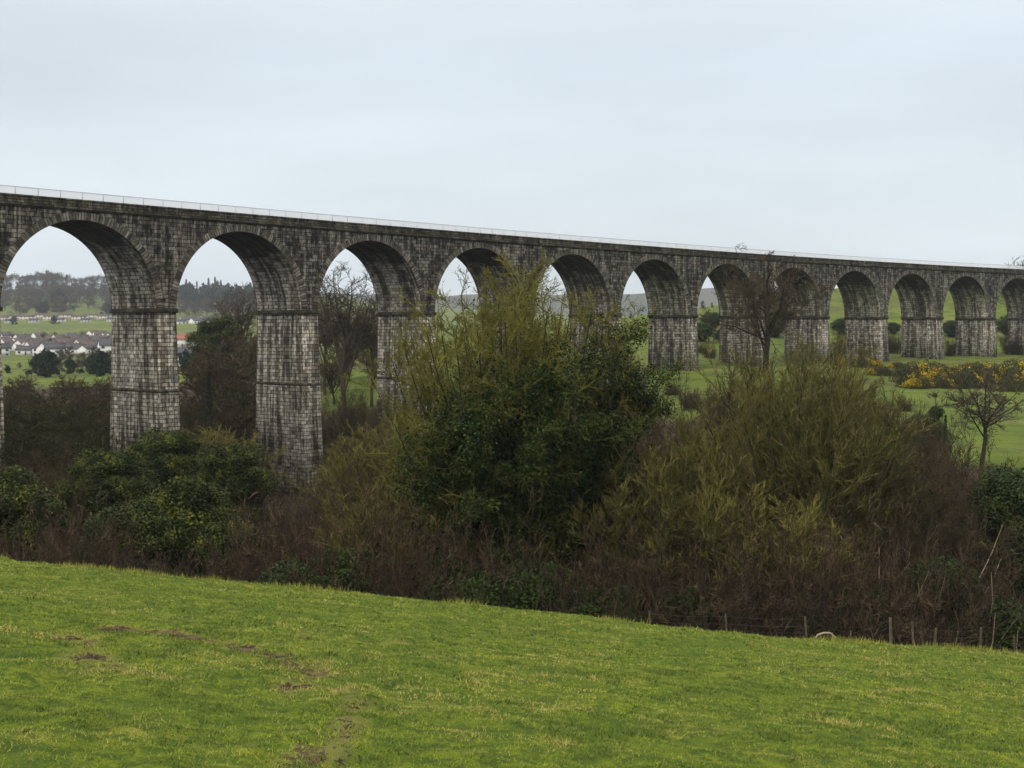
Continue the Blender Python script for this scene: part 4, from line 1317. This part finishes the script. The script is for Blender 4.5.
skyline(FT_A, [(-8, 1210, 276), (10, 1230, 274), (25, 1240, 275), (33, 1240, 274), (41, 1220, 273), (50, 1240, 271), (58, 1235, 273), (68, 1230, 275), (84, 1225, 277), (96, 1235, 275), (108, 1220, 275), (118, 1230, 276)],
        'hazy round tree on the skyline inside the leftmost arch, {}', 'skyline trees inside the leftmost arch')
skyline(FT_B, [(3, 1200, 279), (18, 1195, 281), (76, 1200, 279), (80, 1190, 282), (90, 1200, 279), (102, 1195, 281)],
        'slim bare tree before the skyline wood inside the leftmost arch, {}', 'slim trees inside the leftmost arch')
skyline(FT_A, [(20, 1040, 297), (62, 1050, 296), (108, 1045, 297), (36, 1080, 290), (5, 1110, 290), (55, 1120, 285), (88, 1110, 290), (112, 1080, 288), (70, 1130, 286), (28, 1120, 289)], 'bare grey tree on the slope above the upper terraces, {}', 'trees above the terraces')
skyline(FT_C, [(43, 1020, 301), (62, 1080, 289), (106, 1030, 303)], 'dark evergreen tree on the slope above the upper terraces, {}', 'dark trees above the terraces')
skyline(FT_C, [(40, 850, 332), (28, 840, 334), (14, 945, 316), (55, 950, 316)], 'dark round tree on the green between the two rows of houses, {}', 'trees on the green')
skyline(FT_C, [(182, 1180, 284), (192, 1200, 283), (203, 1190, 284), (214, 1200, 282), (225, 1190, 284), (236, 1200, 285), (247, 1190, 284), (258, 1200, 286), (187, 1100, 291), (198, 1090, 292), (209, 1100, 290), (220, 1095, 292), (231, 1100, 291), (242, 1090, 292), (254, 1095, 292)],
        'hazy dark tree of the wooded ridge inside the second arch, {}', 'ridge wood inside the second arch')
skyline(FT_P, [(186, 1230, 279), (197, 1240, 281), (209, 1225, 278), (215, 1235, 277), (221, 1240, 280)],
        'pine standing above the wooded ridge inside the second arch, {}', 'pines inside the second arch')
skyline(FT_A, [(180, 1030, 299), (193, 1020, 301), (207, 1030, 298), (222, 1020, 299), (238, 1030, 298), (252, 1020, 299)],
        'hazy bare tree behind the white bungalows inside the second arch, {}', 'trees behind the bungalows')
skyline(FT_C, [(38, 400, 352), (50, 390, 350), (72, 410, 358), (90, 400, 354), (104, 385, 350), (114, 400, 354), (8, 420, 366), (188, 400, 350), (196, 410, 345), (225, 390, 345)],
        'dark green tree below the houses and above the brown wood, {}', 'dark trees below the houses')
skyline(FT_A, [(60, 470, 350), (70, 520, 346), (82, 440, 352), (95, 500, 346), (20, 470, 362), (34, 440, 358), (56, 430, 356), (110, 470, 350), (6, 450, 364), (44, 500, 354), (100, 430, 356), (205, 430, 345), (214, 450, 342), (240, 420, 340), (255, 400, 335)],
        'bare brown tree between the lower houses and the wood, {}', 'bare trees below the houses')
skyline(FT_A, [(5, 580, 346), (18, 600, 344), (38, 585, 347), (62, 590, 345), (86, 600, 344), (98, 580, 346), (112, 610, 342), (50, 660, 338), (12, 650, 340), (55, 760, 332), (82, 760, 331), (100, 770, 333), (68, 650, 336), (90, 640, 338), (14, 700, 334), (34, 640, 340), (108, 680, 336), (44, 720, 333), (24, 590, 345), (76, 700, 336)],
        'small bare tree among the estate houses, {}', 'trees among the estate houses')
skyline(FT_B, [(703, 430, 300), (712, 440, 302), (630, 450, 312)], 'small bare tree on the hill crest behind the middle right arches, {}', 'trees on the crest')

# ------------------------------------------------------------------ air
mb = MB()
mb.box((0, 2090, 50), (7600, 4400, 220))
t = NT('thin_valley_haze')
t.n.remove(t.b)
pvn = t.node('ShaderNodeVolumePrincipled')
pvn.inputs['Color'].default_value = (0.86, 0.91, 1.0, 1)
pvn.inputs['Density'].default_value = 0.000085
t.link(pvn.outputs[0], t.n['Material Output'].inputs['Volume'])
hz = mb.build('haze', t.m); tag(hz, kind='stuff')

# ------------------------------------------------------------------ sky, sun, camera
EL, AZ = math.radians(42), math.radians(-140)      # sun behind the cloud, behind the camera's left shoulder
w = bpy.data.worlds.new('World'); SC.world = w; w.use_nodes = True
nt = w.node_tree; ns = nt.nodes
bg = ns['Background']; bg.inputs['Strength'].default_value = 0.1
sky = ns.new('ShaderNodeTexSky'); sky.sky_type = 'NISHITA'; sky.sun_disc = False
sky.sun_elevation = EL; sky.sun_rotation = AZ; sky.dust_density = 3.0; sky.air_density = 1.0
tc = ns.new('ShaderNodeTexCoord')
sep = ns.new('ShaderNodeSeparateXYZ'); nt.links.new(tc.outputs['Generated'], sep.inputs[0])
mr = ns.new('ShaderNodeValToRGB'); nt.links.new(sep.outputs[2], mr.inputs[0])
els = mr.color_ramp.elements
els[0].position = 0.0; els[0].color = (7.0 / 15, 7.75 / 15, 8.25 / 15, 1)
els[1].position = 1.0; els[1].color = (1.27, 1.20, 1.10, 1)
e = els.new(0.07); e.color = (7.05 / 15, 7.8 / 15, 8.25 / 15, 1)
e = els.new(0.2); e.color = (6.7 / 15, 7.5 / 15, 8.15 / 15, 1)
e = els.new(0.27); e.color = (7.3 / 15, 8.05 / 15, 8.55 / 15, 1)
e = els.new(0.45); e.color = (0.76, 0.76, 0.74, 1)
mp = ns.new('ShaderNodeMapping'); mp.inputs['Scale'].default_value = (1.3, 1.3, 6.0); nt.links.new(tc.outputs['Generated'], mp.inputs[0])
cn = ns.new('ShaderNodeTexNoise'); cn.inputs['Scale'].default_value = 1.6; cn.inputs['Detail'].default_value = 5; nt.links.new(mp.outputs[0], cn.inputs['Vector'])
cr = ns.new('ShaderNodeMapRange'); nt.links.new(cn.outputs['Fac'], cr.inputs[0])
for i, v in enumerate((0.3, 0.7, 0.88, 1.09)): cr.inputs[i + 1].default_value = v
vm = ns.new('ShaderNodeVectorMath'); vm.operation = 'SCALE'; nt.links.new(mr.outputs[0], vm.inputs[0]); nt.links.new(cr.outputs[0], vm.inputs['Scale'])
vs = ns.new('ShaderNodeVectorMath'); vs.operation = 'SCALE'; vs.inputs['Scale'].default_value = 15.0; nt.links.new(vm.outputs[0], vs.inputs[0])
mxs = ns.new('ShaderNodeMix'); mxs.data_type = 'RGBA'; mxs.inputs[0].default_value = 0.94
nt.links.new(sky.outputs[0], mxs.inputs[6]); nt.links.new(vs.outputs[0], mxs.inputs[7])
nt.links.new(mxs.outputs[2], bg.inputs[0])

sd = bpy.data.lights.new('sun', 'SUN'); sd.energy = 1.5; sd.angle = math.radians(10); sd.color = (1.0, 0.96, 0.9)
so = bpy.data.objects.new('sun', sd); COL.objects.link(so)
from mathutils import Vector
dirv = Vector((math.sin(AZ) * math.cos(EL), math.cos(AZ) * math.cos(EL), math.sin(EL)))
so.rotation_euler = dirv.to_track_quat('Z', 'Y').to_euler()
so.location = (0, -20, 60)

cd = bpy.data.cameras.new('camera'); co = bpy.data.objects.new('camera', cd); COL.objects.link(co)
co.location = (0, 0, 0); co.rotation_euler = (math.radians(90), 0, 0)
cd.sensor_fit = 'HORIZONTAL'; cd.sensor_width = 36.0; cd.lens = 36.0 * F / 1024.0
cd.shift_y = -(384 - HZ) / 1024.0
cd.clip_start = 0.1; cd.clip_end = 20000
SC.camera = co

SC.view_settings.view_transform = 'Standard'; SC.view_settings.look = 'None'
SC.view_settings.exposure = 0.16; SC.view_settings.gamma = 1.0
SC.cycles.use_denoising = True
SC.cycles.volume_bounces = 0
SC.cycles.max_bounces = 5; SC.cycles.diffuse_bounces = 3; SC.cycles.glossy_bounces = 2; SC.cycles.transparent_max_bounces = 12
SC.cycles.use_adaptive_sampling = True; SC.cycles.adaptive_threshold = 0.02
